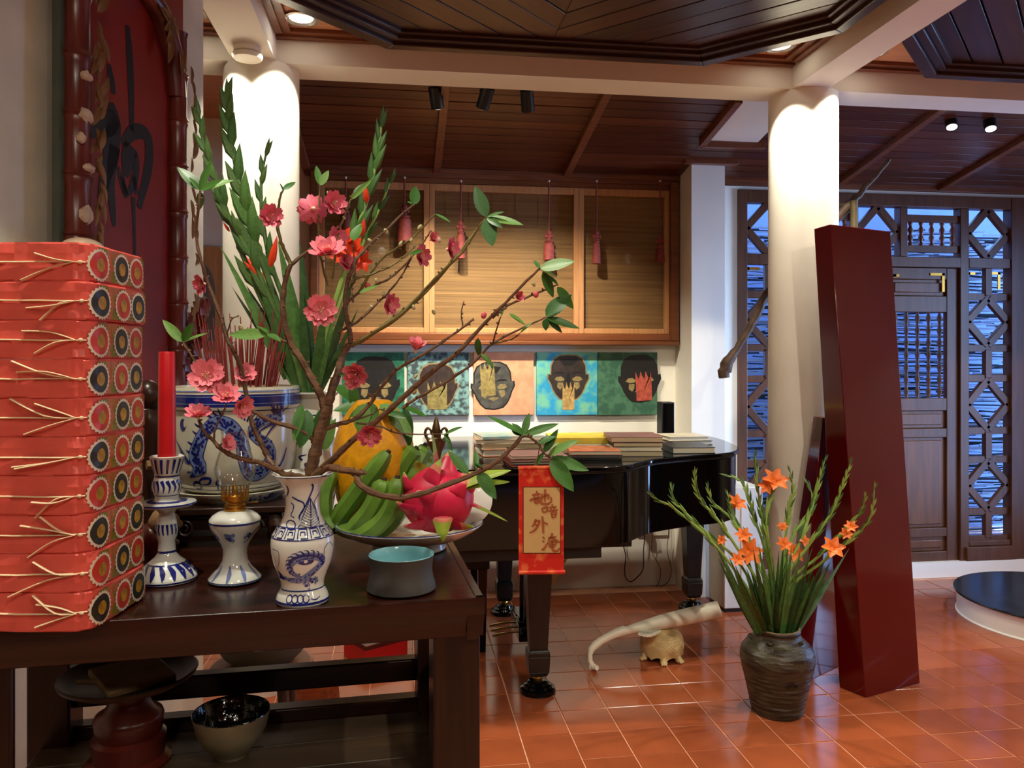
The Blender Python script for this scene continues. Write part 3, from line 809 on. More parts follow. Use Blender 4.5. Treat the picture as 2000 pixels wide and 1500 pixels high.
# ---- oil lamp
PL = PZ(459, 1133, TT); k_ = 1.511 / FPX
lp = [(0, 0)] + [(r * k_, (1133 - y) * k_) for r, y in ((46, 1133), (49.5, 1130), (49, 1126), (40, 1116), (30, 1105), (24, 1093), (22.5, 1080), (23, 1070), (28, 1058), (38, 1043), (46, 1028), (48.5, 1018), (48, 1012), (42, 1005), (32, 999), (22, 996))] + [(0, (1133 - 996) * k_)]
t = thing('oil_lamp', 'blue and white porcelain oil lamp with brass burner and glass chimney', 'lamp', PL, facing(PL))
mb = MB(); mb.lathe(lp, 40); mb.build('base', m_porc, t)
mb = MB(); op2 = lp[1:-1]
def ringz(mb, pr, z, w, mi=0, e=.0008):
    r = rad_at(pr, z); stroke(mb, lambda x, y: on_lathe(pr, math.degrees(x / r), y, e), [(rad(a) * r, z) for a in range(-180, 181, 5)], w, mi, k=1)
ringz(mb, op2, (1133 - 1017) * k_, .0035); ringz(mb, op2, .004, .004, 1); ringz(mb, op2, .0015, .0015)
fl = lambda x, z: on_lathe(op2, math.degrees(x / .045), z, .0008)
for a, r in ((-62, .010), (-12, .0125), (34, .009), (120, .012), (180, .012)):
    x = rad(a) * .045; z = (1133 - 1042) * k_
    for q in range(12): blob(mb, fl, x + R.uniform(-.7, .7) * r, z + R.uniform(-.5, .5) * r, r * R.uniform(.3, .5), r * R.uniform(.25, .4), R.choice((0, 1)))
stroke(mb, fl, [(rad(30) * .045, .076), (rad(48) * .045, .083), (rad(58) * .045, .098), (rad(70) * .045, .104)], [.001, .0035, .001])
for k in range(9):
    a = -180 + 40 * k; fz = lambda x, z: on_lathe(op2, math.degrees(x / .035), z, .0008)
    stroke(mb, fz, [(rad(a) * .035, .034), (rad(a + 4) * .035, .020), (rad(a + 2) * .035, .007)], [.003, .008, .002], 1)
mb.build('blue_brushwork', [m_blue, m_blue2], t)
mb = MB(); b0 = (1133 - 997) * k_
mb.lathe([(.021, b0), (.022, b0 + .005), (.0185, b0 + .007), (.0195, b0 + .011), (.017, b0 + .014), (.019, b0 + .018), (.025, b0 + .021), (.026, b0 + .030), (.0235, b0 + .033), (.0, b0 + .034)], 36)
for q in range(22):
    a = 2 * math.pi * q / 22; mb.box(-.0011, .0011, -.0006, .0006, 0, .017, 0, Matrix.Translation((.0245 * math.cos(a), .0245 * math.sin(a), b0 + .028)) @ Matrix.Rotation(a + math.pi / 2, 4, 'Z'))
mb.lathe([(.006, b0 + .03), (.0055, b0 + .046), (.004, b0 + .048), (0, b0 + .049)], 12)
mb.build('burner', m_brass, t)
MB().tube([(.02, 0, b0 + .014), (.036, -.004, b0 + .015)], .0012, 6).lathe([(0, 0), (.005, 0), (.005, .002), (0, .002)], 14, c=(.038, -.004, b0 + .014)).build('wick_knob', m_brass, t)
mb = MB(); g = [(r * k_, (1133 - y) * k_) for r, y in ((20, 968), (21, 962), (25, 954), (33, 940), (38, 925), (38.5, 914), (35, 898), (29, 880), (25.5, 862), (25, 850), (27, 841))]
mb.lathe(g + [(r - .0013, z) for r, z in reversed(g)], 40); mb.build('glass_chimney', m_glass, t)

# ---- vase for the peach branch
PV = PZ(591, 1172, TT); kv = 1.386 / FPX
vp = [(0, 0)] + [(r * kv, (1172 - y) * kv) for r, y in ((49, 1172), (50.5, 1169), (50, 1164), (47, 1155), (42, 1146), (40.5, 1140), (42, 1130), (48, 1113), (55, 1096), (59.5, 1074), (60.5, 1058), (59.5, 1048), (57, 1040), (50, 1030), (41, 1018), (35, 1004), (32.5, 988), (32.5, 970), (36, 950), (44, 938), (54, 929), (58.5, 925), (58, 923))]
VT = vp[-1][1]
t = thing('porcelain_vase', 'white porcelain vase with blue dragon and key border, holding the peach branch', 'vase', PV, facing(PV))
mb = MB(); mb.lathe(vp + [(.048, VT - .002), (.036, VT - .014), (.029, VT - .03), (.0275, VT - .07), (.03, VT - .1), (0, VT - .12)], 48)
mb.build('body', m_porc, t)
op3 = vp[1:]
mb = MB()
for y, w in ((1143, .002), (1166, .004), (1043, .0018), (1022, .0012), (926, .0016)): ringz(mb, op3, (1172 - y) * kv, w)
zv = lambda y: (1172 - y) * kv
fv = lambda x, z: on_lathe(op3, math.degrees(x / .052), z, .0008)
# key border
for k in range(14):
    x = -math.pi * .052 + 2 * math.pi * .052 * k / 14; w = .0085; za, zb = zv(1040), zv(1024)
    for path in ([(x - w, za), (x - w, zb), (x + w, zb), (x + w, za), (x - w * .4, za)], [(x - w * .45, (za * 2 + zb) / 3), (x - w * .45, (za + zb * 2.4) / 3.4), (x + w * .5, (za + zb * 2.4) / 3.4), (x + w * .5, (za * 2 + zb) / 3)]):
        for a, b in zip(path, path[1:]): stroke(mb, fv, [a, ((a[0] + b[0]) / 2, (a[1] + b[1]) / 2), b], .0018, k=1)
# dragon coil on the belly
def vx(px): return math.asin(max(-.99, min(.99, (px - 591) / 60.5))) * .052
coil = [(vx(545), zv(1118)), (vx(566), zv(1121)), (vx(588), zv(1120)), (vx(604), zv(1112)), (vx(622), zv(1098)), (vx(630), zv(1086)), (vx(618), zv(1076)), (vx(596), zv(1073)), (vx(576), zv(1080)), (vx(566), zv(1092)), (vx(570), zv(1106)), (vx(585), zv(1114))]
stroke(mb, fv, coil, [.004, .010, .013, .013, .012, .013, .013, .012, .009, .005], 1)
for i, p in enumerate(smooth_path([Vector((a, b, 0)) for a, b in coil], 5)):
    blob(mb, fv, p.x + R.uniform(-.004, .004), p.y + R.uniform(-.004, .004), .0017, .0017, 0, 7)
for k in range(13):
    a = rad(200 - 17 * k); c = (vx(598), zv(1092)); r0, r1 = .024, .031
    stroke(mb, fv, [(c[0] + r0 * math.cos(a) * 1.1, c[1] + r0 * math.sin(a) * .85), (c[0] + r1 * math.cos(a + .1) * 1.1, c[1] + r1 * math.sin(a + .1) * .85), (c[0] + r1 * 1.08 * math.cos(a + .28) * 1.1, c[1] + r1 * 1.05 * math.sin(a + .28) * .85)], [.0035, .002, .0005])
blob(mb, fv, vx(597), zv(1083), .014, .006, 0, 14); blob(mb, fv, vx(597), zv(1083), .0035, .003, 2, 10)
stroke(mb, fv, [(vx(572), zv(1098)), (vx(566), zv(1088)), (vx(575), zv(1077)), (vx(598), zv(1071)), (vx(620), zv(1077)), (vx(631), zv(1090))], [.002, .004, .004, .002])
for k in range(8): stroke(mb, fv, [(vx(548), zv(1120)), (vx(543 - k), zv(1112 + k)), (vx(538), zv(1104 + 2.4 * k))], [.004, .0015])
stroke(mb, fv, [(vx(536), zv(1063)), (vx(547), zv(1066)), (vx(546), zv(1085)), (vx(540), zv(1100))], .0011)
stroke(mb, fv, [(vx(631), zv(1080)), (vx(632), zv(1062)), (vx(641), zv(1054)), (vx(647), zv(1064))], .0011)
for k in range(26): blob(mb, fv, vx(R.uniform(595, 632)), zv(R.uniform(1118, 1141)), .0026, .0026, R.choice((0, 1, 1)), 7)
for q in range(2):                                  # same motif seen from the far side
    o_ = math.pi * .052
    stroke(mb, fv, [(a + o_, b) for a, b in coil], [.004, .010, .013, .012, .009, .005], 0)
for k in range(4):
    for q in range(12):
        a = 2 * math.pi * q / 12; b = 2 * math.pi * (q + 1) / 12; cx_, cz_ = vx(560 + 13 * k), zv(1156)
        stroke(mb, fv, [(cx_ + .0062 * math.cos(a), cz_ + .0062 * math.sin(a)), (cx_ + .0062 * math.cos((a + b) / 2), cz_ + .0062 * math.sin((a + b) / 2)), (cx_ + .0062 * math.cos(b), cz_ + .0062 * math.sin(b))], .002, k=1)
stroke(mb, fv, [(vx(610), zv(1157)), (vx(620), zv(1160)), (vx(632), zv(1156))], [.001, .002, .001])
# grasses and a leaf on the neck
fn_ = lambda x, z: on_lathe(op3, math.degrees(x / rad_at(op3, z)), z, .0008)
def nx(px, y): return math.asin(max(-.98, min(.98, (px - 591) / (rad_at(op3, zv(y)) / kv)))) * rad_at(op3, zv(y))
def ns(pts, w): stroke(mb, fn_, [(nx(a, b), zv(b)) for a, b in pts], w)
ns([(562, 943), (565, 952), (563, 962), (559, 970)], [.002, .003, .001]); ns([(608, 940), (610, 948), (604, 965), (596, 983), (590, 996)], [.003, .003, .001])
ns([(572, 965), (582, 971), (592, 976), (594, 985), (588, 996), (585, 1004), (588, 1014), (582, 1022)], [.003, .002, .003, .001])
ns([(570, 976), (575, 982), (573, 992), (570, 1000), (576, 1004)], .0018); ns([(623, 960), (616, 970), (612, 980), (616, 992), (620, 1008), (622, 1020)], .0014)
ns([(605, 968), (596, 990), (586, 1016)], .0014); ns([(605, 968), (606, 992), (606, 1022)], .0016); ns([(605, 968), (614, 992), (622, 1018)], .0014)
for k in range(9):
    y = 982 + 4.5 * k; ns([(606, y + 6), (606 - 1.6 * k - 3, y), (606 - 1.9 * k - 5, y - 4)], .0008); ns([(606, y + 6), (606 + 1.2 * k + 3, y), (606 + 1.4 * k + 4, y - 4)], .0008)
for q in range(10):
    a, b = 2 * math.pi * q / 10, 2 * math.pi * (q + 1) / 10; ns([(570 + 8 * math.cos(a), 1017 + 8 * math.sin(a)), (570 + 8 * math.cos((a + b) / 2), 1017 + 8 * math.sin((a + b) / 2)), (570 + 8 * math.cos(b), 1017 + 8 * math.sin(b))], .0018)
mb.build('blue_brushwork', [m_blue, m_blue2, m_porc], t)

# ---- dark cup with turquoise inside
PU = PZ(784, 1150, TT); ku = 1.454 / FPX
t = thing('cup', 'wide charcoal stoneware cup glazed turquoise inside, at the table front', 'cup', PU, facing(PU))
mb = MB(); mb.lathe([(0, 0), (.060, 0), (.0635, .003), (.0620, .012), (.0585, .024), (.0565, .036), (.0575, .050), (.0600, .064)], 48); mb.build('outer_wall', m_dark, t)
mb = MB(); mb.lathe([(.0600, .064), (.0592, .0655), (.0575, .064), (.0548, .05), (.053, .03), (.05, .012), (0, .010)], 48); mb.build('glazed_inside', m_turq, t)

# ---- footed fruit dish
PF = W((800 - 1000) / FPX * 1.775, 1.775, TT)
t = thing('fruit_dish', 'shallow white porcelain dish holding bananas, pomelo and dragon fruit', 'dish', PF, facing(PF))
fp = [(0, 0), (.082, 0), (.084, .003), (.082, .014), (.10, .020), (.135, .034), (.160, .050), (.1655, .056), (.1650, .0585), (.160, .057), (.13, .041), (.09, .028), (0, .026)]
mb = MB(); mb.lathe(fp, 56); mb.build('dish', m_porc, t)
mb = MB()
for k in range(22):
    a = 2 * math.pi * k / 22; f3 = lambda x, y: (x, y, .0285 + max(0, math.hypot(x, y) - .09) * .42 + .0012)
    blob(mb, f3, .145 * math.cos(a), .145 * math.sin(a), .012, .006, 0, 8, a + .9)
for k in range(60):
    a, b = 2 * math.pi * k / 60, 2 * math.pi * (k + 1) / 60
    mb.add([(.1640 * math.cos(a), .1640 * math.sin(a), .0592), (.1658 * math.cos(a), .1658 * math.sin(a), .0580), (.1658 * math.cos(b), .1658 * math.sin(b), .0580), (.1640 * math.cos(b), .1640 * math.sin(b), .0592)], [(0, 1, 2, 3)])
mb.build('blue_brushwork', m_blue, t)
DZ0 = TT + .028
# pomelo
PP = PX(729, 868, 1.845); PP.z = TT + .03
t = thing('pomelo', 'large yellow pomelo with leaves at its stem, behind the green bananas', 'fruit', PP)
zt = PX(729, 782, 1.845).z - PP.z
def pom(p): return 1 + .035 * math.sin(3 * math.atan2(p.y, p.x)) * (1 - abs(p.z)) - (.20 * max(0, p.z - .2) if p.z > .2 else 0)
pz = [(0, .004), (.03, .002), (.06, .014), (.082, .040), (.0925, .078), (.0915, .105), (.082, .132), (.066, .152), (.050, .166), (.036, .174), (.018, .174), (0, .168)]
pz = [(r * 1.03, z * zt / .174) for r, z in pz]
ps = smooth_path([Vector((r, 0, z)) for r, z in pz], 3)
mb = MB(); mb.lathe([(max(0, p.x), p.z) for p in ps], 48, mod=lambda q, z: 1 + (.014 * math.sin(5 * q + 1) + .01 * math.sin(3 * q)) * (.4 + z / zt)); mb.build('rind', m_pomelo, t, ang=80)
MB().tube([(0, 0, zt - .006), (.002, 0, zt + .006), (-.012, -.01, zt + .016)], [.005, .004, .003], 8).build('stem', m_bark, t)
def leaf_mesh(name, L, Wd, bend, m, fold=.12, tipx=1.0, seg=8):
    mb = MB(); vs = []; fs = []
    for i in range(seg + 1):
        s = i / seg; w = Wd / 2 * (math.sin(math.pi * min(1, s ** .85 * .97 + .03))) ** .8 if 0 < i < seg else 0.0006
        z = -bend * s * s * L
        vs += [(s * L, -w, z + fold * w), (s * L, -w * .5, z + fold * w * .4), (s * L, 0, z - .02 * Wd), (s * L, w * .5, z + fold * w * .4), (s * L, w, z + fold * w)]
    for i in range(seg):
        for q in range(4): fs.append((i * 5 + q, (i + 1) * 5 + q, (i + 1) * 5 + q + 1, i * 5 + q + 1))
    mb.add(vs, fs); return mb.mesh(name, m, ang=80)
LEAFM = [leaf_mesh('leaf', 1, .30, b, m) for m in m_leaf for b in (.06, .22)]
CAMP = Vector((0, 0, CH))
def leaf(root, base, tip, wid=.3, roll=0.0, name='leaf', mset=None, inv=None):
    """a leaf from base to tip (world points); its broad side roughly faces the room's front, turned by roll"""
    d = Vector(tip) - Vector(base); L = d.length
    nrm = (CAMP - Vector(base)).normalized() * .75 + Vector((0, 0, .65))
    F = frame(d, nrm).to_4x4() @ Matrix.Rotation(roll, 4, 'X')
    M = Matrix.Translation(Vector(base) - root.location) @ F @ Matrix.Diagonal((L, L * wid / .3, L, 1))
    return inst(name, R.choice(mset or LEAFM), root, M)
for bx, by, tx, ty, w, dd in ((712, 792, 672, 856, .5, 1.77), (706, 790, 650, 800, .45, 1.85), (712, 788, 700, 842, .62, 1.74), (704, 786, 655, 745, .5, 1.9), (716, 786, 736, 830, .6, 1.75), (742, 790, 780, 812, .6, 1.76), (760, 800, 806, 850, .42, 1.78), (790, 795, 805, 878, .3, 1.80), (785, 792, 835, 812, .3, 1.77), (694, 800, 690, 745, .4, 1.86), (632, 880, 648, 820, .4, 1.92)):
    leaf(t, PX(bx, by, dd + .02), PX(tx, ty, dd), w, R.uniform(-.5, .5))
# bananas
def banana(pts, r, root):
    P = smooth_path([PX(*p) for p in pts], 5); n = len(P)
    rs = [r * (.42 + .58 * min(1, 3.2 * i / n)) * (1 if i < n * .78 else max(.35, 1 - (i / n - .78) / .22 * .62)) for i in range(n)]
    mb = MB(); mb.tube([p - root.location for p in P], rs, 7)
    o = mb.build('banana', m_banana, root, ang=30)
    e = P[-1] - root.location; dd = (P[-1] - P[-2]).normalized()
    MB().tube([e - dd * .002, e + dd * .006], [r * .33, r * .22], 7).build('tip', m_btip, o)
b1 = thing('banana_hand', 'hand of green bananas curling upward at the front of the fruit dish', 'bananas', PX(655, 1030, 1.72))
for pts, r in (([(650, 1030, 1.76), (662, 1012, 1.75), (698, 962, 1.74), (735, 915, 1.73), (758, 884, 1.73)], .0215),
               ([(660, 1036, 1.73), (690, 1032, 1.71), (722, 1000, 1.69), (745, 955, 1.68), (750, 938, 1.68)], .0225),
               ([(668, 1040, 1.71), (712, 1040, 1.69), (752, 1008, 1.68), (772, 960, 1.68), (776, 934, 1.68)], .0215),
               ([(652, 1034, 1.74), (634, 1010, 1.75), (632, 968, 1.76), (642, 934, 1.77), (648, 918, 1.77)], .0195),
               ([(646, 1036, 1.78), (626, 1010, 1.80), (622, 970, 1.82), (630, 940, 1.83)], .018),
               ([(672, 1043, 1.75), (730, 1042, 1.75), (770, 1012, 1.75), (786, 975, 1.75)], .020)): banana(pts, r, b1)
MB().tube([PX(650, 1036, 1.75) - b1.location, PX(662, 992, 1.79) - b1.location, PX(690, 978, 1.80) - b1.location], [.017, .012, .008], 8).build('crown_stem', m_bstem, b1)
b2 = thing('banana_hand', 'green bananas standing tips up between the pomelo and the dragon fruit', 'bananas', PX(795, 960, 1.83))
for pts, r in (([(775, 985, 1.80), (775, 950, 1.80), (788, 912, 1.80), (806, 884, 1.80), (812, 876, 1.80)], .0205), ([(800, 985, 1.80), (800, 945, 1.80), (814, 905, 1.81), (826, 882, 1.82), (830, 870, 1.82)], .0205),
               ([(820, 985, 1.82), (824, 940, 1.82), (835, 905, 1.84), (838, 885, 1.84)], .019), ([(760, 985, 1.82), (765, 950, 1.83), (778, 915, 1.83), (786, 900, 1.83)], .018)): banana(pts, r, b2)
# dragon fruit
PD = PX(856, 975, 1.70)
t = thing('dragon_fruit', 'bright pink dragon fruit with green-tipped scales, front right of the dish', 'fruit', PD, facing(PD))
mb = MB(); mb.ellipsoid((0, 0, 0), (.077, .070, .071), 40, 24, fn=lambda p: 1 + .02 * math.sin(5 * math.atan2(p.y, p.x) + 3 * p.z)); mb.build('skin', m_dragon, t)
def scale(a0, e0, ln, w, cx, cz, green=.45):
    a, e = rad(a0), rad(e0)
    n = Vector((math.sin(a) * math.cos(e), -math.cos(a) * math.cos(e), math.sin(e)))
    p = Vector((n.x * .077, n.y * .070, n.z * .071)); out = Vector((cx, -.25, cz)).normalized()
    if ln < .07:                                     # short scales lie along the skin, only their tips lift
        out = (out - n * out.dot(n)); out = (out.normalized() + n * .22).normalized()
    P = smooth_path([p * .94, p * 1.02 + out * ln * .16, p * 1.07 + out * ln * .42, p * 1.11 + out * ln * .72, p * 1.10 + out * ln], 4); n_ = len(P)
    F = n.cross(out); F = F.normalized() if F.length > .01 else Vector((1, 0, 0))
    mb = MB(); vs = []
    for i, q in enumerate(P):
        s = i / (n_ - 1); ww = w * 1.15 * (1 - s) ** .75 / 2 + .0008; th = .0045 * (1 - .7 * s)
        for k in range(8):
            a_ = 2 * math.pi * k / 8
            vs.append(q + F * ww * math.cos(a_) + n * th * math.sin(a_) - n * .35 * ww * math.cos(a_) ** 2)
    fs = []; ms = []
    for i in range(n_ - 1):
        s = i / (n_ - 1)
        for k in range(8):
            fs.append((i * 8 + k, i * 8 + (k + 1) % 8, (i + 1) * 8 + (k + 1) % 8, (i + 1) * 8 + k)); ms.append(0 if s < (1 - green) - .1 else (2 if s < (1 - green) + .06 else 1))
    mb.v = [tuple(v) for v in vs]; mb.f = fs; mb.m = ms
    mb.build('scale', [m_dragon, m_dgreen, m_dmid], t, ang=80)
for s in ((8, -20, .052, .046, .0, -1.0, .8), (-22, 40, .052, .05, .3, 1.0, .35), (22, 52, .06, .055, .25, 1.0, .2), (46, 42, .110, .055, 1.0, .16, .8), (58, 34, .092, .045, 1.0, .0, .85), (76, -6, .075, .034, 1.0, -.55, .75),
          (70, 14, .055, .038, .9, .35, .1), (-48, -18, .040, .05, -.9, .35, .15), (-30, -46, .045, .055, -.7, -.1, .1), (-8, 6, .040, .044, -.8, .55, .15), (-62, 18, .040, .045, -.7, .7, .2), (34, -50, .045, .055, .9, -.3, .4), (-4, 74, .075, .045, -.15, 1, .6), (30, 12, .036, .05, .5, .6, .1), (140, 20, .05, .05, .8, .6, .5), (200, 30, .05, .05, -.4, .6, .5), (250, -10, .04, .05, -.8, .3, .4), (160, -20, .04, .05, .5, .2, .4)): scale(*s)
# white saucer on edge behind the dragon fruit
PSW = PX(912, 975, 1.80)
t = thing('porcelain_saucer', 'plain white porcelain saucer standing on edge behind the dragon fruit', 'saucer', PSW, facing(PSW))
mb = MB(); mb.lathe([(0, 0), (.03, 0), (.052, -.006), (.0575, -.010), (.0580, -.008), (.05, -.001), (.03, .005), (0, .006)], 40)
o = mb.build('plate', m_porc, t); o.rotation_euler = (rad(78), rad(18), rad(-20))
# bronze trident ornament
PB3 = W((852 - 1000) / FPX * 1.93, 1.93, TT)
t = thing('bronze_finial', 'small dark bronze trident stand behind the dragon fruit', 'ornament', PB3, facing(PB3))
zq = lambda y: CH + (HY - y) / FPX * 1.93 - TT
mb = MB(); mb.lathe([(0, 0), (.05, 0), (.05, .006), (.03, .014), (.012, .03), (.008, .06)] + [((.010 if k % 2 else .006), .06 + (zq(895) - .06) * k / 9) for k in range(1, 10)] + [(.012, zq(888)), (.016, zq(878)), (.022, zq(868)), (.024, zq(860)), (.012, zq(856)), (.008, zq(850))], 20)
mb.build('stem', m_bronze, t)
mb = MB(); mb.lathe([(.009, zq(862)), (.012, zq(850)), (.010, zq(835)), (.005, zq(820)), (0, zq(812))], 14); mb.build('spike', m_bronze, t)
for s in (-1, 1):
    MB().tube(smooth_path([(s * .010, 0, zq(862)), (s * .022, 0, zq(856)), (s * .027, 0, zq(845)), (s * .021, 0, zq(836)), (s * .013, 0, zq(841)), (s * .014, 0, zq(846))], 4), [.004, .0035, .002], 8).build('hook', m_bronze, t)
# ---- low dark stand with carved scrolls, saucer and incense pot
ST_Z = 1.168
PS = TL(0, 0); PS = W((445 - 1000) / FPX * 1.90, 1.90, TT)
t = thing('incense_stand', 'low black-brown wooden stand with carved scrolls under the incense pot', 'stand', PS, T_ROT)
hx, hy, hh = .148, .135, ST_Z - TT
MB().box(-hx, hx, -hy, hy, hh - .016, hh).box(-hx + .012, hx - .012, -hy + .012, hy - .012, hh - .026, hh - .016).build('top', m_stand, t, bevel=0.003)
for sx in (-1, 1):
    for sy in (-1, 1):
        MB().tube([(sx * (hx - .03), sy * (hy - .03), hh - .026), (sx * (hx - .022), sy * (hy - .022), hh * .5), (sx * (hx - .028), sy * (hy - .028), .014), (sx * (hx - .014), sy * (hy - .014), 0.004)], [.02, .024, .015, .019], 10).build('leg', m_stand, t)
ap = MB()
for sy in (-1, 1): ap.box(-hx + .04, hx - .04, sy * (hy - .026) - .006, sy * (hy - .026) + .006, hh - .052, hh - .024)
for sx in (-1, 1): ap.box(sx * (hx - .026) - .006, sx * (hx - .026) + .006, -hy + .04, hy - .04, hh - .052, hh - .024)
ap.build('apron', m_stand, t)
for cx in (-.075, .075, .0):
    P = [(cx + .021 * (1 - k / 26) * math.cos(k * .55) * (1 if cx >= 0 else -1), -hy + .013, hh - .047 + .021 * (1 - k / 26) * math.sin(k * .55)) for k in range(20)]
    MB().tube(P, [.0032, .0024], 6).build('carved_scroll', m_stand, t)
MB().box(-hx + .02, hx - .02, -hy + .03, hy - .03, .010, .022).build('stretcher_shelf', m_stand, t)
PI_ = Vector((PS.x, PS.y, 0)) + Vector((0.012, 0.01, 0))
t = thing('saucer', 'cream saucer with faint blue marks under the incense pot', 'saucer', (PI_.x, PI_.y, ST_Z), facing(PI_))
sp = [(0, 0), (.11, 0), (.115, .004), (.124, .012), (.136, .022), (.138, .026), (.135, .027), (.12, .024), (0, .023)]
mb = MB(); mb.lathe(sp, 48); mb.build('dish', m_cream, t)
mb = MB(); so = sp[1:6]; fs_ = lambda x, z: on_lathe(so, math.degrees(x / .125), z, .0009)
for k in range(26): blob(mb, fs_, R.uniform(.035, .085), R.uniform(.006, .021), .003, .0022, R.choice((0, 1)), 7)
for k in range(6): stroke(mb, fs_, [(.08, .007 + .0025 * k), (.095, .008 + .0026 * k), (.112, .006 + .0034 * k)], [.002, .0008], 0)
for k in range(5): stroke(mb, fs_, [(-.05 + .007 * k, .012), (-.047 + .007 * k, .018), (-.044 + .007 * k, .013)], .0009)
ringz(mb, so, .0035, .001); mb.build('blue_brushwork', [m_blue, m_blue2], t)
PZ0 = ST_Z + .024
t = thing('incense_pot', 'large blue and white porcelain pot painted with a dragon, holding incense sticks', 'incense pot', (PI_.x, PI_.y, PZ0), facing(PI_))
PH = .245; pr = [(0, 0), (.105, 0), (.118, .006), (.134, .03), (.143, .065), (.148, .12), (.150, .175), (.150, PH - .056), (.1515, PH - .054), (.1555, PH - .048), (.1555, PH - .008), (.1535, PH)]
mb = MB(); mb.lathe(pr + [(.142, PH), (.140, PH - .02), (0, PH - .021)], 64); mb.build('body', m_cream, t)
op4 = pr[1:]; mb = MB()
for z, w, mi in ((PH - .029, .028, 0), (PH - .008, .003, 1), (PH - .052, .002, 0), (.012, .002, 0), (.022, .0012, 0)): ringz(mb, op4, z, w, mi, .0007 if mi == 0 else .001)
for z in (PH - .020, PH - .036): ringz(mb, op4, z, .0016, 1, .0012)
fp4 = lambda x, z: on_lathe(op4, math.degrees(x / .15), z, .0009)
kpx = 1.80 / FPX
def pxp(px, py): return (math.asin(max(-.985, min(.985, (px - 456) * kpx / .152))) * .15, (945 - py) * kpx * 1.04)
def dragon(offs=0.0):
    def q(px, py): x, z = pxp(px, py); return (x + offs, z)
    body = [q(*p) for p in ((372, 905), (392, 892), (384, 872), (392, 846), (404, 822), (424, 806), (446, 812), (460, 828), (472, 850), (478, 878), (492, 904), (516, 900), (528, 876), (520, 852), (500, 838), (492, 820), (512, 806), (548, 800))]
    ww = [.010, .028, .036, .030, .024, .026, .030, .030, .028, .030, .034, .032, .028, .024, .022, .022, .020, .014]
    stroke(mb, fp4, body, [w * 1.12 for w in ww], 0, 4)
    fp5 = lambda x, z: on_lathe(op4, math.degrees(x / .15), z, .0013); fp6 = lambda x, z: on_lathe(op4, math.degrees(x / .15), z, .0017)
    stroke(mb, fp5, body, ww, 1, 4)
    for i, p in enumerate(smooth_path([Vector((a, b, 0)) for a, b in body], 9)):
        for _ in range(2): blob(mb, fp6, p.x + R.uniform(-.010, .010), p.y + R.uniform(-.010, .010), .0030, .0030, 0, 7)
    for (bx, by), (tx, ty) in zip(((420, 800), (430, 798), (440, 800), (404, 818), (398, 832), (388, 850), (384, 866)), ((402, 786), (414, 780), (428, 780), (384, 808), (380, 822), (370, 842), (366, 858))):
        a, b = q(bx, by), q(tx, ty); stroke(mb, fp4, [a, ((a[0] + b[0]) / 2 - .004, (a[1] + b[1]) / 2), b], [.006, .004, .001])
    for k in range(13):                              # fan of the tail
        an = rad(-40 + 15 * k); a = q(540, 812); b = (a[0] - .07 * math.cos(an) * (.7 + .3 * math.sin(k)), a[1] + .058 * math.sin(an))
        stroke(mb, fp4, [a, ((a[0] + b[0]) / 2, (a[1] + b[1]) / 2 + .006), b], [.005, .005, .001])
    for k in range(6):
        a = q(372, 884); b = q(346 + 3 * k, 836 + 9 * k); stroke(mb, fp4, [a, ((a[0] + b[0]) / 2, (a[1] + b[1]) / 2), b], [.005, .003, .001])
    blob(mb, fp4, *q(362, 812), .009, .014, 0, 12); blob(mb, fp5, *q(366, 810), .004, .008, 2, 10)
    for a in (((384, 920), (392, 912), (408, 912), (404, 922), (388, 924)), ((368, 930), (376, 920), (386, 922), (382, 934), (372, 932)), ((560, 862), (556, 880), (548, 896), (536, 902), (530, 898)), ((418, 925), (424, 915), (420, 936))):
        stroke(mb, fp4, [q(*p) for p in a], [.003, .007, .006, .002])
    for k in range(7):
        a = q(470 + 5 * k, 800 + 3 * k); b = q(480 + 6 * k, 780 + 3 * k); stroke(mb, fp4, [a, ((a[0] + b[0]) / 2 - .002, (a[1] + b[1]) / 2), b], [.004, .001])
dragon()
dragon(math.pi * .15)
mb.build('blue_brushwork', [m_blue, m_blue2, m_cream], t)
mb = MB(); mb.lathe([(.1405, PH - .021), (.1405, PH - .006), (.11, PH - .002), (.06, PH + .002), (0, PH + .004)], 48, mod=lambda q, z: 1 + .004 * math.sin(9 * q)); mb.build('ash', m_ash, t)
st_me = MB().tube([(0, 0, -.02), (.0006, 0, .5), (0, 0, 1)], [.0016, .0015, .0011], 5).mesh('incense_stick', m_incense)
st_me2 = MB().tube([(0, 0, -.02), (.0006, 0, .5), (0, 0, 1)], [.0022, .002, .0013], 5).mesh('incense_stick', m_incense)
right = Vector((CT, -ST, 0))
for k in range(120):
    a, r = R.uniform(0, 6.283), .082 * math.sqrt(R.random())
    p = Vector((PI_.x + r * math.cos(a), PI_.y + r * math.sin(a), PZ0 + PH - .004)) + right * .022
    L = R.uniform(.075, .155) if k % 5 else R.uniform(.15, .20)
    d = Vector((math.cos(a) * r * 3.0 + R.uniform(-.08, .08), math.sin(a) * r * 3.0 + R.uniform(-.08, .08), 1)).normalized()
    o = inst('incense_stick', st_me if k % 3 else st_me2, None, Matrix.Translation(p) @ d.to_track_quat('Z', 'Y').to_matrix().to_4x4() @ Matrix.Diagonal((1, 1, L, 1)))
    tag(o, 'burnt-down red incense stick standing in the ash of the blue and white pot', 'incense stick', 'incense sticks in the pot')

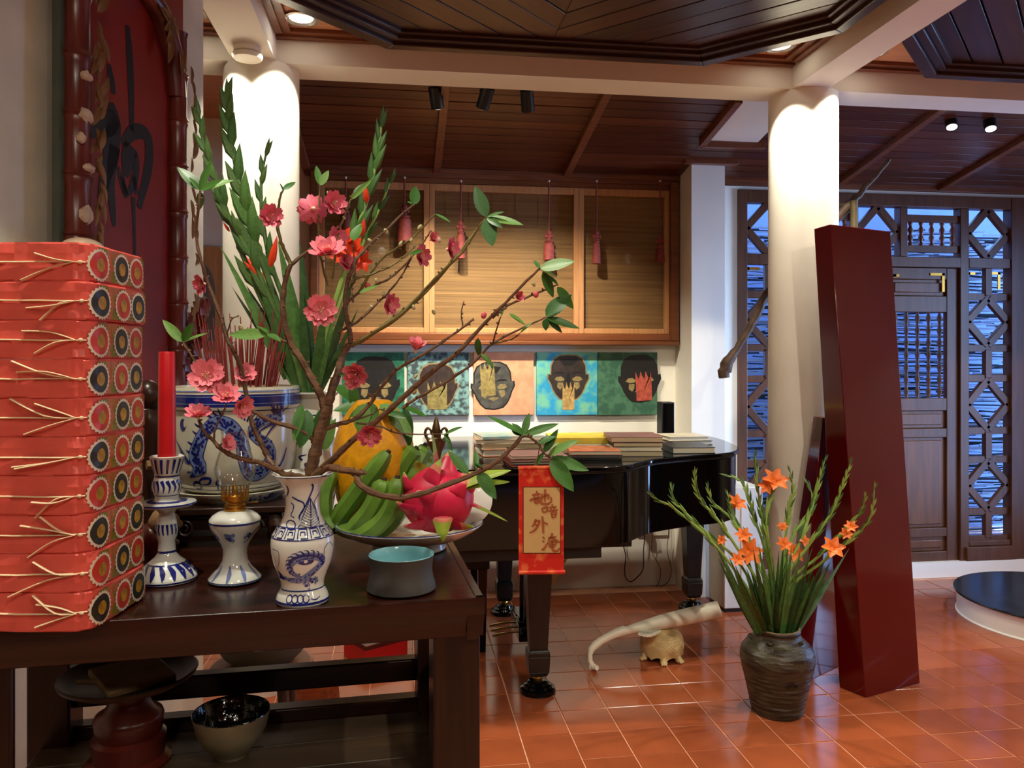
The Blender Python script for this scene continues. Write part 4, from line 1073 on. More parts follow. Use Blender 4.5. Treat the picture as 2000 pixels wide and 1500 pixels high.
# ---- vase with tall gladioli behind the pot
PG = W((611 - 1000) / FPX * 2.0, 2.0, TT)
t = thing('porcelain_vase', 'white and blue porcelain vase behind the incense pot, holding tall green gladioli', 'vase', PG, facing(PG))
vg = [(0, 0), (.045, 0), (.047, .006), (.046, .02), (.055, .07), (.060, .13), (.058, .20), (.050, .26), (.046, .30), (.050, .325), (.068, .338), (.0685, .342)]
mb = MB(); mb.lathe(vg + [(.062, .340), (.046, .325), (.040, .30), (0, .28)], 40); mb.build('body', m_porc, t)
mb = MB(); og = vg[1:]; fg = lambda x, z: on_lathe(og, math.degrees(x / .055), z, .0009)
for k in range(46):
    x, z = R.uniform(-.16, .16), R.choice((R.uniform(.05, .12), R.uniform(.15, .24), R.uniform(.15, .24)))
    stroke(mb, fg, [(x, z), (x + R.uniform(-.01, .01), z + .008), (x + R.uniform(-.018, .018), z + R.uniform(.004, .02))], [.006, .004, .001], R.choice((0, 0, 1)))
for z in (.012, .03, .285): ringz(mb, og, z, .003)
mb.build('blue_brushwork', [m_blue, m_blue2], t)

def blade_mesh(name, L, w, m, seg=9):
    mb = MB(); vs = []; fs = []
    for i in range(seg + 1):
        s = i / seg; ww = w / 2 * (min(1, .55 + 1.2 * s) * (1 - max(0, s - .3) / .7) ** .8) + .0004
        z = .05 * math.sin(s * 2.2)
        vs += [(s * L, -ww, z), (s * L, 0, z + .18 * ww), (s * L, ww, z), (s * L, 0, z - .10 * ww)]
    for i in range(seg):
        for q in range(4): fs.append((i * 4 + q, i * 4 + (q + 1) % 4, (i + 1) * 4 + (q + 1) % 4, (i + 1) * 4 + q))
    mb.add(vs, fs); return mb.mesh(name, m, ang=70)
BLADES = [blade_mesh('leaf', 1, .10, m) for m in m_glad]
def gbud_mesh(name, m):
    mb = MB(); mb.tube([(0, 0, 0), (.25, 0, .03), (.6, 0, .05), (1, 0, .0)], [.07, .17, .13, .006], 7, flat=.75); return mb.mesh(name, m)
GB = [gbud_mesh('bud', m_gstem), gbud_mesh('bud', m_glad[2])]
GBD = [gbud_mesh('bud', m_gdark), gbud_mesh('bud', m_glad[0])]
def trumpet(name, m, nP=6):
    mb = MB()
    mb.tube([(0, 0, -1.0), (0, 0, -.5), (0, 0, 0)], [.10, .16, .30], 8)
    for layer in range(2):
        for k in range(nP // 2):
            a = 2 * math.pi * (k + .5 * layer) / (nP // 2); vs = []; fs = []
            for i in range(6):
                s = i / 5; r = .16 + .78 * s * s + .14 * s; z = .75 * s - .45 * s * s + (.06 if layer else 0); w = .36 * math.sin(math.pi * (.16 + .80 * s)) + .01
                for q in (-1, -.5, 0, .5, 1):
                    vs.append((r * math.cos(a) - q * w * math.sin(a), r * math.sin(a) + q * w * math.cos(a), z + .10 * abs(q) - .04 * math.sin(5 * s + q)))
            for i in range(5):
                for q in range(4): fs.append((i * 5 + q, i * 5 + q + 1, (i + 1) * 5 + q + 1, (i + 1) * 5 + q))
            mb.add(vs, fs)
    return mb.mesh(name, m, ang=70)
BL_O, BL_R = trumpet('bloom', m_orange), trumpet('bloom', m_redor)
def place(name, me, root, p, d, L, w=None, nrm=None, roll=0):
    nrm = nrm if nrm is not None else (CAMP - Vector(p)).normalized()
    M = Matrix.Translation(Vector(p) - root.location) @ frame(d, nrm).to_4x4() @ Matrix.Rotation(roll, 4, 'X') @ Matrix.Diagonal((L, w or L, w or L, 1))
    return inst(name, me, root, M)
def bloom(root, p, d, r, me):
    q = Vector(d).normalized().to_track_quat('Z', 'Y').to_matrix().to_4x4()
    return inst('bloom', me, root, Matrix.Translation(Vector(p) - root.location) @ q @ Matrix.Diagonal((r, r, r, 1)))
def gladiolus(label, group, pts, r, bl, bud_from, bud_to, nb, buds=GB, m_st=None, bw=1.0):
    P = smooth_path([PX(*p) for p in pts], 6); root = thing('gladiolus', label, 'flower', P[0], group=group)
    mb = MB(); mb.tube([p - root.location for p in P], [r, r * .9, r * .35], 7); mb.build('stalk', m_st or m_gstem, root)
    n = len(P)
    for k in range(nb):
        s = bud_from + (bud_to - bud_from) * k / max(1, nb - 1); i = min(n - 2, int(s * (n - 1)))
        d = (P[i + 1] - P[i]).normalized(); side = right * (1 if k % 2 else -1) + Vector((0, -.25, 0))
        dd = (d + side * .24).normalized(); L = bl * (1.1 - .55 * k / nb)
        place('bud', R.choice(buds), root, P[i], dd, L, L * bw, nrm=side.cross(d) if abs(side.cross(d).length) > .05 else None)
    place('bud', R.choice(buds), root, P[-1] - (P[-1] - P[-2]).normalized() * bl * .2, (P[-1] - P[-2]), bl * .6, bl * .5 * bw)
    return root, P
D2 = 2.0
g = 'gladioli behind the incense pot'
ga, _ = gladiolus('gladiolus spike leaning furthest left behind the incense pot', g, [(603, 790, D2), (575, 720, D2), (545, 655, 1.98), (500, 560, 1.97), (452, 440, 1.96), (420, 340, 1.95), (398, 280, 1.95), (387, 215, 1.95)], .0075, .085, .45, .95, 9, GBD, m_gdark, .9)
gb, _ = gladiolus('tallest gladiolus spike, pale green, behind the incense pot', g, [(606, 790, 2.02), (585, 700, 2.02), (545, 600, 2.02), (505, 490, 2.01), (478, 400, 2.0), (458, 310, 2.0), (447, 240, 2.0), (444, 185, 2.0)], .009, .11, .42, .96, 12, GBD + [GB[1]], m_gdark, .95)
gc, _ = gladiolus('short upright gladiolus spike rising between the two columns of petals', g, [(610, 790, 2.04), (592, 700, 2.04), (560, 600, 2.04), (528, 510, 2.03), (512, 420, 2.03), (511, 350, 2.03), (522, 290, 2.03)], .007, .075, .45, .95, 8, GBD, m_gdark, .9)
gc['label'] = 'short gladiolus spike ending at mid height before the left column'
gd, _ = gladiolus('gladiolus spike with red buds at the left, behind the incense pot', g, [(600, 795, 1.97), (575, 700, 1.97), (535, 600, 1.96), (490, 500, 1.95), (450, 430, 1.94), (418, 375, 1.93)], .0075, .08, .45, .9, 6, GBD, m_gdark, .9)
ge, _ = gladiolus('gladiolus spike with red blooms rising in front of the window', g, [(614, 790, 2.02), (628, 690, 2.02), (655, 590, 2.0), (690, 480, 1.98), (722, 370, 1.97), (738, 300, 1.96), (746, 232, 1.96)], .0075, .085, .5, .96, 10, [GB[1], GBD[1]], None, .85)
gf, _ = gladiolus('slim gladiolus spike right of the red blooms, in front of the window', g, [(616, 790, 2.05), (634, 690, 2.05), (668, 580, 2.05), (712, 470, 2.04), (745, 400, 2.03), (766, 345, 2.03)], .005, .06, .55, .95, 6, [GB[1], GBD[1]], None, .8)
for px, py, tx, ty, r, root in ((500, 535, 478, 512, .024, ga), (528, 520, 540, 466, .026, gb), (516, 552, 484, 506, .022, gd), (448, 452, 436, 434, .014, gd), (472, 470, 462, 462, .013, gd)):
    a, b = PX(px, py, 1.965), PX(tx, ty, 1.95); L = (b - a).length
    o = place('bud', gbud_mesh('bud', m_redor), root, a, b - a, L * 1.1, L * .85)
for px, py, r, dx_, dz_ in ((692, 492, .034, -.2, .2), (676, 470, .03, -.6, .3), (704, 510, .026, .5, -.2), (662, 500, .022, -.4, -.2)): bloom(ge, PX(px, py, 1.965), (dx_, -1, dz_), r, BL_R)
for a, b in (((716, 395), (714, 372)), ((706, 460), (710, 436))): place('bud', gbud_mesh('bud', m_redor), ge, PX(*a, 1.96), PX(*b, 1.95) - PX(*a, 1.96), .045, .05)
for (bx, by), (tx, ty), w, root in (((560, 740), (425, 484), .8, ga), ((585, 770), (452, 560), .5, ga), ((596, 780), (500, 500), 1.0, gb), ((600, 780), (535, 470), 1.1, gb), ((596, 770), (480, 560), .9, gd), ((604, 785), (578, 470), .9, gc), ((608, 785), (560, 520), 1.0, gc), ((604, 780), (545, 540), .9, gd),
                                  ((612, 785), (690, 520), .8, ge), ((616, 785), (664, 600), .8, ge), ((612, 780), (640, 560), .9, gf), ((616, 785), (700, 600), .6, gf), ((600, 760), (588, 540), .8, gc), ((618, 770), (655, 640), .9, gf)):
    a, b = PX(bx, by, 1.99), PX(tx, ty, 1.97 + R.uniform(-.03, .05)); L = (b - a).length
    place('leaf', R.choice(BLADES), root, a, b - a, L, L * w * 1.15, roll=R.uniform(-.6, .6))

# ---- red calligraphy board on the left partition
bd = (QB - QA).normalized(); bn = Vector((bd.y, -bd.x, 0)); BW = (QB - QA).length
BZ = 1.40
brd = thing('calligraphy_board', 'tall red lacquer board with one black brush character, framed in bamboo', 'wall board', (QA.x, QA.y, BZ), math.atan2(bd.y, bd.x))
def on_board(px, py):
    """where the sight line meets the board's face, in the board's own coordinates"""
    dirv = PX(px, py, 1.0) - CAMP; t_ = (Vector((QA.x, QA.y, 0)) - Vector((CAMP.x, CAMP.y, 0))).dot(bn) / Vector((dirv.x, dirv.y, 0)).dot(bn)
    p = CAMP + dirv * t_; return ((p - QA).dot(bd), p.z - BZ)
BHT = 1.42
MB().box(.04, BW - .02, .004, .03, 0, BHT).build('panel', m_board, brd)
MB().box(0.0, .022, -.004, .016, -.02, BHT).build('edge', m_green_edge, brd)
mb = MB(); fb = lambda x, z: (x, .0025, z)
def bs(pts, w):
    P = [on_board(*p) for p in pts]; k = 2.35 / FPX
    stroke(mb, fb, P, [q * k * 1.25 for q in w], 0, 5)
bs([(214, 125), (219, 155), (224, 184)], [8, 16, 10]); bs([(251, 50), (255, 110), (258, 180), (259, 255)], [10, 17, 15, 10])
bs([(176, 252), (195, 248), (215, 240), (230, 226)], [26, 34, 40, 22]); bs([(219, 200), (224, 240), (219, 300), (206, 350), (197, 406)], [10, 34, 36, 24, 10])
bs([(226, 285), (218, 350), (221, 400), (225, 442)], [26, 20, 16, 8]); bs([(232, 325), (240, 355), (249, 386)], [6, 14, 10])
bs([(241, 282), (262, 258), (284, 260), (293, 285), (290, 335), (273, 406)], [14, 26, 24, 22, 22, 12]); bs([(258, 285), (252, 310), (247, 345)], [34, 36, 12])
bs([(268, 300), (268, 330), (262, 360), (250, 380)], [8, 16, 18, 8]); bs([(262, 385), (264, 440), (265, 500), (264, 560)], [12, 7, 7, 6])
for x in (240, 262): bs([(x, 345), (x + 8, 380)], [10, 12])
mb.build('brush_character', m_ink, brd)
def culm(px0, px1, z0, z1, r, nd):
    x = (px0 + px1) / 2; pts = []; rs = []
    zs = [z0 + (z1 - z0) * k / nd for k in range(nd + 1)]
    for k in range(nd):
        a, b = zs[k], zs[k + 1]
        pts += [(x, -.012, a + .001), (x, -.012, a + .006), (x, -.012, a + .018), (x, -.012, b - .02), (x, -.012, b - .006)]; rs += [r * 1.0, r * 1.14, r * .93, r * .93, r * 1.06]
    mb = MB(); mb.tube(pts, rs, 16); mb.build('bamboo_culm', m_bamboo, brd)
xL = on_board(141, 300)[0]; xR = on_board(341, 300)[0]
culm(xL, xL, -.06, BHT, .0385, 9); culm(xR, xR, -.02, 1.20, .031, 8)
A = [on_board(*p) for p in ((338, 190), (331, 120), (318, 66), (300, 20), (270, -25), (235, -60))]
MB().tube(smooth_path([(a[0], -.014, a[1]) for a in A], 4), [.030, .034, .036, .032, .03], 12).build('bamboo_root_arch', m_bamboo, brd)
gl = leaf_mesh('gilt_leaf', 1, .36, .2, m_gold)
def gilt(px, py, ang, L):
    x, z = on_board(px, py); d = Vector((math.cos(ang), -.25, math.sin(ang)))
    inst('gilt_leaf', gl, brd, Matrix.Translation((x, -.04, z)) @ frame(d, (0, -1, 0)).to_4x4() @ Matrix.Diagonal((L, L, L, 1)))
for k in range(34):
    gilt(R.uniform(160, 170), 10 + 15 * k, R.choice((-1.2, -1.9, 1.3, -1.5)) + R.uniform(-.3, .3), R.uniform(.04, .085))
for k in range(22): gilt(R.uniform(351, 361), 130 + 26 * k, R.choice((-1.3, 1.4, -1.6)) + R.uniform(-.3, .3), R.uniform(.04, .08))
for px, py in ((318, 50), (300, 20), (330, 90), (310, 70), (285, 5), (322, 40)): gilt(px, py, R.uniform(-2.5, 0), .1)
for px, py, w, h in ((140, 228, 26, 22), (138, 150, 22, 16), (143, 330, 24, 14), (140, 420, 24, 30), (128, 270, 12, 16)):
    x, z = on_board(px, py); k = 2.1 / FPX
    mb = MB(); mb.ellipsoid((x, -.046, z), (w * k * .8, .012, h * k * .7), 7, 5, fn=lambda p: R.uniform(.8, 1.15)); mb.build('worn_patch', m_chip, brd, ang=20)
mb = MB()
for px, py, r in ((352, 640, .03), (375, 610, .03), (378, 650, .028), (362, 690, .03), (345, 720, .025), (385, 600, .02)):
    x, z = on_board(px, py); mb.ellipsoid((x, -.03, z), (r, r * .8, r * 1.6), 10, 7, fn=lambda p: 1 + .25 * math.sin(7 * p.x + 5 * p.z))
mb.build('carved_root', m_bamboo, brd)
x, z = on_board(122, 486); mb = MB(); mb.ellipsoid((x, -.06, z), (.06, .05, .028), 18, 10); mb.build('root_knob', m_chip, brd)
# dark carved figure between the stack and the candle
PK = W((292 - 1000) / FPX * 1.72, 1.72, TT)
t = thing('carved_figure', 'dark carved wooden figure between the red packages and the candle', 'figurine', PK)
mb = MB(); mb.lathe([(0, 0), (.05, 0), (.055, .02), (.045, .03), (.05, .05), (.042, .10), (.036, .14), (.040, .19), (.03, .24), (.034, .28), (.028, .315), (.012, .335), (0, .338)], 14, mod=lambda q, z: 1 + .16 * math.sin(3 * q + 40 * z)); mb.build('robed_body', m_stand, t)
mb = MB(); mb.ellipsoid((.0, -.01, .345), (.028, .028, .034), 14, 10); mb.build('head', m_stand, t)
for s in (-1, 1): MB().tube([(s * .036, -.01, .27), (s * .048, -.04, .2), (s * .012, -.06, .2)], [.018, .016, .01], 8).build('sleeve', m_tan, t)
PK2 = PZ(300, 1108, TT)
t = thing('pottery_lion', 'small brown and cream glazed pottery animal beside the candlestick foot', 'figurine', PK2, facing(PK2))
mb = MB(); mb.ellipsoid((0, .0, .045), (.036, .032, .045), 18, 12, fn=lambda p: 1 + .1 * math.sin(6 * p.x + 4 * p.z)); mb.build('body', m_wood2, t)
mb = MB(); mb.ellipsoid((.016, -.004, .092), (.030, .028, .024), 16, 10, fn=lambda p: 1 + .12 * math.sin(5 * p.x + 3)); mb.ellipsoid((.043, -.008, .086), (.012, .014, .010), 10, 8); mb.build('head', m_tan, t)
for s in (-1, 1): MB().tube([(.02 * s, -.02, .03), (.024 * s, -.028, .0)], [.013, .012], 8).build('leg', m_wood2, t)

# ---- under the table
SH = .724
PO = PZ(452, 1474, SH)
t = thing('bowl', 'grey stoneware bowl with glossy black inside on the lower shelf', 'bowl', PO)
ko = PO.to_2d().length / FPX; mb = MB()
mb.lathe([(0, 0), (.030, 0), (.032, .005), (.034, .008), (.052, .026), (.066, .052), (.0735, .086)], 44); mb.build('outer_wall', m_bowlout, t)
mb = MB(); mb.lathe([(.0735, .086), (.0725, .088), (.0705, .086), (.064, .056), (.05, .03), (.03, .014), (0, .010)], 44); mb.build('glazed_inside', m_bowlin, t)
PQ = W((252 - 1000) / FPX * 1.52, 1.52, SH)
t = thing('offering_stand', 'turned red wood offering stand with a dark round tray on the lower shelf', 'stand', PQ)
mb = MB(); mb.lathe([(0, 0), (.075, 0), (.077, .008), (.064, .016), (.066, .040), (.067, .052), (.058, .058), (.061, .066), (.063, .088), (.060, .096), (.044, .106), (.034, .124), (.036, .134), (.030, .140), (.034, .146), (0, .146)], 40); mb.build('turned_pedestal', m_wood2, t)
mb = MB(); mb.lathe([(0, .1462), (.05, .147), (.10, .156), (.122, .168), (.125, .174), (.121, .176), (.10, .165), (0, .159)], 48); mb.build('tray', m_tray, t)
t = thing('leaf_parcel', 'flat parcel of dry brown leaf lying in the dark round tray', 'parcel', PQ + Vector((.012, -.02, .164)))
M = Matrix.Rotation(rad(38), 4, 'Z') @ Matrix.Rotation(rad(7), 4, 'X')
mb = MB(); mb.box(-.062, .062, -.055, .055, .006, .020, 0, M); mb.build('folded_leaf', m_tan, t, bevel=.004)
MB().tube([(-.09, -.02, .012), (-.055, -.03, .014), (-.02, -.05, .014)], [.004, .006, .004], 8).build('stalk', m_tan, t)
PBN = W((512 - 1000) / FPX * 2.42, 2.42, 0)
m_clay = mk('red_brown_seat_wood', (150, 92, 66), .3, var=.15, scale=5)
t = thing('stool', 'round brown stool behind the altar table carrying a grey-green basin', 'stool', PBN)
mb = MB(); mb.lathe([(0, .545), (.10, .545), (.145, .553), (.154, .562), (.150, .572), (0, .574)], 44); mb.build('seat', m_clay, t)
for k in range(4):
    a = math.pi / 4 + k * math.pi / 2; MB().tube([(.10 * math.cos(a), .10 * math.sin(a), .55), (.14 * math.cos(a), .14 * math.sin(a), 0)], [.018, .014], 10).build('leg', m_tray, t)
t = thing('basin', 'grey-green basin standing on the round brown stool behind the altar table', 'basin', PBN + Vector((0, 0.02, .5745)))
mb = MB(); mb.lathe([(0, 0), (.085, 0), (.098, .006), (.120, .026), (.140, .058), (.142, .075)], 40); mb.build('bowl', m_green_edge, t)
mb = MB(); mb.lathe([(.142, .075), (.139, .077), (.134, .06), (.11, .028), (0, .012)], 40); mb.build('glazed_inside', m_cream, t)
PDR = W((618 - 1000) / FPX * 3.2, 3.2, 0)
t = thing('drum_stool', 'low brown wooden drum seen under the altar table shelf', 'drum', PDR)
mb = MB(); mb.lathe([(0, 0), (.085, 0), (.095, .1), (.085, .215)], 28); mb.build('body', mk('red_brown_veneer', (140, 70, 36), .4, var=.3, scale=5, stretch=GX), t)
mb = MB(); mb.lathe([(.085, .215), (.087, .222), (0, .226)], 28); mb.build('lid', m_tray, t)
PRB = PZ(716, 1300, 0)
t = thing('red_box', 'shallow red box on the floor beyond the altar table', 'box', PRB + Vector((.04, .12, 0)), rad(33))
MB().box(-.12, .12, -.11, .11, 0, .085).build('tray', m_candle, t, bevel=.003)
MB().box(-.123, .123, -.113, .113, .0855, .108).build('lid', m_wood2, t, bevel=.003)
# niche picture at far left, beyond the partition
pa, pb_ = PY(398, 590, YB), PY(446, 590, YB)
t = thing('niche_panel', 'cream arched panel with grey tiles on the back wall, left of the column', 'wall panel', (pb_.x - .42, YB - .003, PY(440, 690, YB).z))
z0_, z1_ = 0, PY(440, 483, YB).z - PY(440, 690, YB).z
MB().box(0, .40, -.03, 0, 0, z1_).build('cream_surround', m_sash, t, bevel=.004)
arch = [(.05, .02), (.35, .02), (.35, z1_ - .26)] + [(.20 + .15 * math.cos(a), z1_ - .26 + .19 * math.sin(a)) for a in [math.pi * k / 12 for k in range(1, 12)]] + [(.05, z1_ - .26)]
MB().add([(x, -.031, z) for x, z in arch] + [(x, -.036, z) for x, z in arch], [tuple(range(len(arch)))[::-1], tuple(range(len(arch), 2 * len(arch)))] + [(i, (i + 1) % len(arch), len(arch) + (i + 1) % len(arch), len(arch) + i) for i in range(len(arch))]).build('arch', m_chrome, t)
# ================================================================ BACK OF THE ROOM
# ---- grand piano
LZ = 1.04
pn = thing('grand_piano', 'glossy black grand piano with closed lid and books on top', 'piano', (1.0, 4.05, 0))
OFF = Vector((1.0, 4.05, 0))
curve = smooth_path([Vector((*p, 0)) for p in ((.40, 3.305), (.60, 3.30), (.76, 3.30), (.94, 3.335), (1.05, 3.44), (1.15, 3.54), (1.36, 3.645), (1.58, 3.725), (1.70, 3.86), (1.77, 4.05), (1.82, 4.32), (1.82, 4.55), (1.74, 4.70), (1.60, 4.73))], 6)
plan = [(.13, 3.30)] + [(p.x, p.y) for p in curve] + [(.13, 4.73)]
def grow(poly, e):
    c = []; n = len(poly)
    for i in range(n):
        a, b, d = Vector(poly[i - 1]), Vector(poly[i]), Vector(poly[(i + 1) % n])
        t = ((b - a).normalized() + (d - b).normalized()); t = t.normalized() if t.length > .01 else (d - b).normalized()
        c.append((b.x + t.y * e, b.y - t.x * e))
    return c
rel = lambda poly: [(p[0] - OFF.x, p[1] - OFF.y) for p in poly]
MB().prism(rel(plan), .695, LZ - .028).build('rim', m_black, pn, bevel=.004)
MB().prism(rel(grow(plan, .014)), LZ - .022, LZ).build('lid', m_black, pn, bevel=.006)
MB().prism(rel(grow(plan, .004)), LZ - .029, LZ - .021).build('lid_shadow_gap', m_blackm, pn)
MB().box(.10 - 1, .86 - 1, 3.34 - 4.05, 4.70 - 4.05, .640, .696).box(.86 - 1, 1.02 - 1, 3.42 - 4.05, 4.66 - 4.05, .664, .696).build('key_bed', m_blackm, pn, bevel=.004)
MB().box(-.98 + .1, -.98 + .30, 3.36 - 4.05, 4.68 - 4.05, .696, .74).build('keys', m_porc, pn, bevel=.002)
def pleg(x, y):
    lg = MB(); H = .69
    def sq(h, z): return [(x - h, y - h, z), (x + h, y - h, z), (x + h, y + h, z), (x - h, y + h, z)]
    lv = [(.062, H), (.068, H - .06), (.058, H - .10), (.040, .20), (.048, .19), (.050, .17), (.046, .10), (.036, .078)]
    for (h0, z0), (h1, z1) in zip(lv, lv[1:]): lg.hexa(sq(h1, z1), sq(h0, z0))
    l = lg.build('leg', m_leg, pn, off=OFF, bevel=.003)
    mb = MB(); mb.lathe([(.020, .082), (.026, .066), (.020, .052)], 14, c=(x - OFF.x, y - OFF.y, 0)); mb.build('brass_caster', m_brass, l)
    mb = MB(); mb.lathe([(0, .050), (.038, .052), (.046, .048), (.050, .038), (.062, .034), (.066, .024), (.079, .020), (.082, .008), (.080, 0), (0, 0)], 32, c=(x - OFF.x, y - OFF.y, 0)); mb.build('caster_cup', m_black, l)
pleg(.609, 3.52); pleg(.60, 4.64); pleg(1.73, 4.55)
ly = MB()
for y in (3.97, 4.13): ly.tube([(.63, y, .66), (.63, y, .15)], [.014, .014], 10)
ly.build('lyre_post', m_black, pn, off=OFF)
MB().box(.58, .69, 3.90, 4.20, .085, .165).box(.585, .66, 3.93, 4.17, .165, .185).build('pedal_box', m_black, pn, off=OFF, bevel=.008)
for y in (3.975, 4.05, 4.125):
    MB().tube([(.585, y, .115), (.53, y, .112), (.48, y, .104), (.455, y, .10)], [.008, .011, .015, .009], 10, flat=.5).build('pedal', m_brass, pn, off=OFF)
for y in (4.0, 4.1): MB().tube([(.66, y, .18), (.97, y - .02, .69)], [.006, .006], 8).build('brace_rod', m_brass, pn, off=OFF)
# bench
t = thing('piano_bench', 'black piano bench half hidden behind the altar table', 'bench', (.245, 4.28, 0))
MB().box(-.20, .20, -.28, .28, .43, .485).build('seat', m_blackm, t, bevel=.008)
for sx in (-1, 1):
    for sy in (-1, 1): MB().hexa([(sx * .165 - .016, sy * .24 - .016, 0), (sx * .165 + .016, sy * .24 - .016, 0), (sx * .165 + .016, sy * .24 + .016, 0), (sx * .165 - .016, sy * .24 + .016, 0)], [(sx * .165 - .024, sy * .24 - .024, .43), (sx * .165 + .024, sy * .24 - .024, .43), (sx * .165 + .024, sy * .24 + .024, .43), (sx * .165 - .024, sy * .24 + .024, .43)]).build('leg', m_black, t, bevel=.003)
for sx in (-1, 1): MB().box(sx * .165 - .008, sx * .165 + .008, -.22, .22, .375, .43).build('side_rail', m_black, t)
# ---- books: width along x, depth along y, thickness; spine on the named side
def book(x, y, z, w, d, th, rz, cov, page, label, spine='l', cv=.0028, group='books on the piano'):
    t = thing('book', label, 'book', (x, y, z), rz, group)
    c = MB(); c.box(-w / 2, w / 2, -d / 2, d / 2, 0, cv).box(-w / 2, w / 2, -d / 2, d / 2, th - cv, th)
    if spine == 'l': c.box(-w / 2, -w / 2 + cv, -d / 2, d / 2, cv, th - cv)
    elif spine == 'f': c.box(-w / 2, w / 2, -d / 2, -d / 2 + cv, cv, th - cv)
    else: c.box(-w / 2, w / 2, d / 2 - cv, d / 2, cv, th - cv)
    c.build('cover', cov, t, bevel=.0008)
    e = .004; MB().box(-w / 2 + (cv if spine == 'l' else e), w / 2 - e, -d / 2 + (cv if spine == 'f' else e), d / 2 - e, cv, th - cv).build('pages', page, t)
    return t
bkm = lambda n, c, c2=None, s=20: mk('book_cover_' + n, c, .4, var=.12, scale=s, col2=c2)
m_pg = mk('book_pages', (238, 230, 208), .8, var=.08, scale=3, stretch=(1, 1, 90)); m_pg2 = mk('tan_book_pages', (212, 194, 156), .8, var=.12, scale=3, stretch=(1, 1, 90))
mauve, gryb, blk, crm = bkm('mauve', (132, 96, 92)), bkm('grey', (96, 88, 80)), bkm('black', (34, 31, 30)), bkm('cream', (214, 200, 170))
yel, org, blu, mar, teal, pnk = bkm('yellow', (206, 178, 60)), bkm('orange', (206, 116, 80), (150, 90, 60), 30), bkm('blue', (72, 112, 140)), bkm('maroon', (120, 44, 38)), bkm('pale_teal', (150, 196, 196), (214, 208, 190), 14), bkm('pale_pink', (216, 178, 150))
def stackz(px, py_base): p = PZ(px, py_base, LZ); return p
def stack(px, pyb, items, rz=0.0, dy=.11):
    p = stackz(px, pyb); z = LZ + .0006
    for (w, d, th, ddx, rr, cov, pg, lb, sp) in items:
        book(p.x + ddx, p.y + dy, z, w, d, th, rz + rr, cov, pg, lb, sp); z += th + .0004
stack(1250, 891, [(.245, .26, .026, 0, -.12, gryb, m_pg2, 'grey book lowest in the tall stack on the piano', 'l'), (.245, .25, .018, -.004, -.14, crm, m_pg, 'cream book second from the bottom of the tall stack on the piano', 'l'), (.24, .25, .022, 0, -.10, blk, m_pg2, 'black-covered book second from the top of the tall stack on the piano', 'l'), (.25, .26, .026, -.004, -.12, mauve, m_pg2, 'mauve book topmost of the tall stack on the piano', 'l')])
stack(1358, 886, [(.215, .25, .030, 0, -.06, blk, m_pg, 'thick black book lying alone near the piano tail, cream pages', 'l')], dy=.12)
stack(1352, 870, [(.23, .24, .022, 0, .06, gryb, m_pg, 'grey book under the cream one at the piano back', 'b'), (.225, .22, .022, -.01, .02, crm, m_pg, 'cream book behind the black one at the piano back', 'b')], dy=.13)
stack(1172, 870, [(.19, .24, .045, 0, 0.05, pnk, m_pg, 'pinkish book behind the tall stack, against the wall', 'l')], dy=.2)
stack(1172, 900, [(.235, .23, .012, 0, -.14, blk, m_pg, 'thin black book under the blue one at the lid curve', 'f'), (.235, .23, .012, .002, -.12, gryb, m_pg, 'thin grey book in the low pile at the lid curve', 'f'), (.235, .235, .018, -.004, -.13, org, m_pg, 'orange illustrated book on the low pile at the lid curve', 'l')], dy=.12)
stack(1143, 886, [(.30, .28, .022, 0, -.06, pnk, m_pg, 'pale pink book lowest under the yellow one', 'f'), (.30, .28, .022, 0, -.05, crm, m_pg2, 'cream book under the yellow one', 'f'), (.305, .28, .030, 0, -.05, yel, m_pg2, 'yellow-green book with framed picture on the piano', 'f')], dy=.16)
stack(1055, 912, [(.25, .26, .010, 0, .03, mar, m_pg2, 'maroon booklet lowest at the lid front', 'b'), (.25, .26, .010, .003, .02, gryb, m_pg, 'grey booklet second from the bottom at the lid front', 'b'), (.25, .26, .010, -.003, .03, mar, m_pg, 'maroon booklet third from the bottom at the lid front', 'b'), (.245, .25, .014, .0, .0, mauve, m_pg, 'mauve booklet on top of the maroon booklets at the lid front', 'b')], dy=.13)
stack(1000, 893, [(.33, .26, .034, .02, .08, org, m_pg, 'thick orange-edged album lowest of the left pile on the piano', 'b'), (.33, .26, .026, .02, .02, crm, m_pg2, 'cream album second from the bottom of the left pile on the piano', 'b'), (.33, .26, .020, .0, -.05, pnk, m_pg, 'pale pink album second from the top of the left pile on the piano', 'b'), (.30, .25, .014, .0, .10, teal, m_pg, 'pale teal magazine topmost of the left pile on the piano', 'f')], dy=.16)
p = PX(1143, 862, 4.0)
# black loudspeaker at the wall end of the lid
p = PY(1300, 848, 4.62)
t = thing('loudspeaker', 'small upright black loudspeaker on the piano lid by the wall', 'speaker', (p.x, 4.62, LZ))
MB().box(-.039, .039, -.05, .05, 0, .205).build('cabinet', m_blackm, t, bevel=.004)
MB().box(-.033, .033, -.054, -.0502, .008, .197).build('grille', m_black, t)
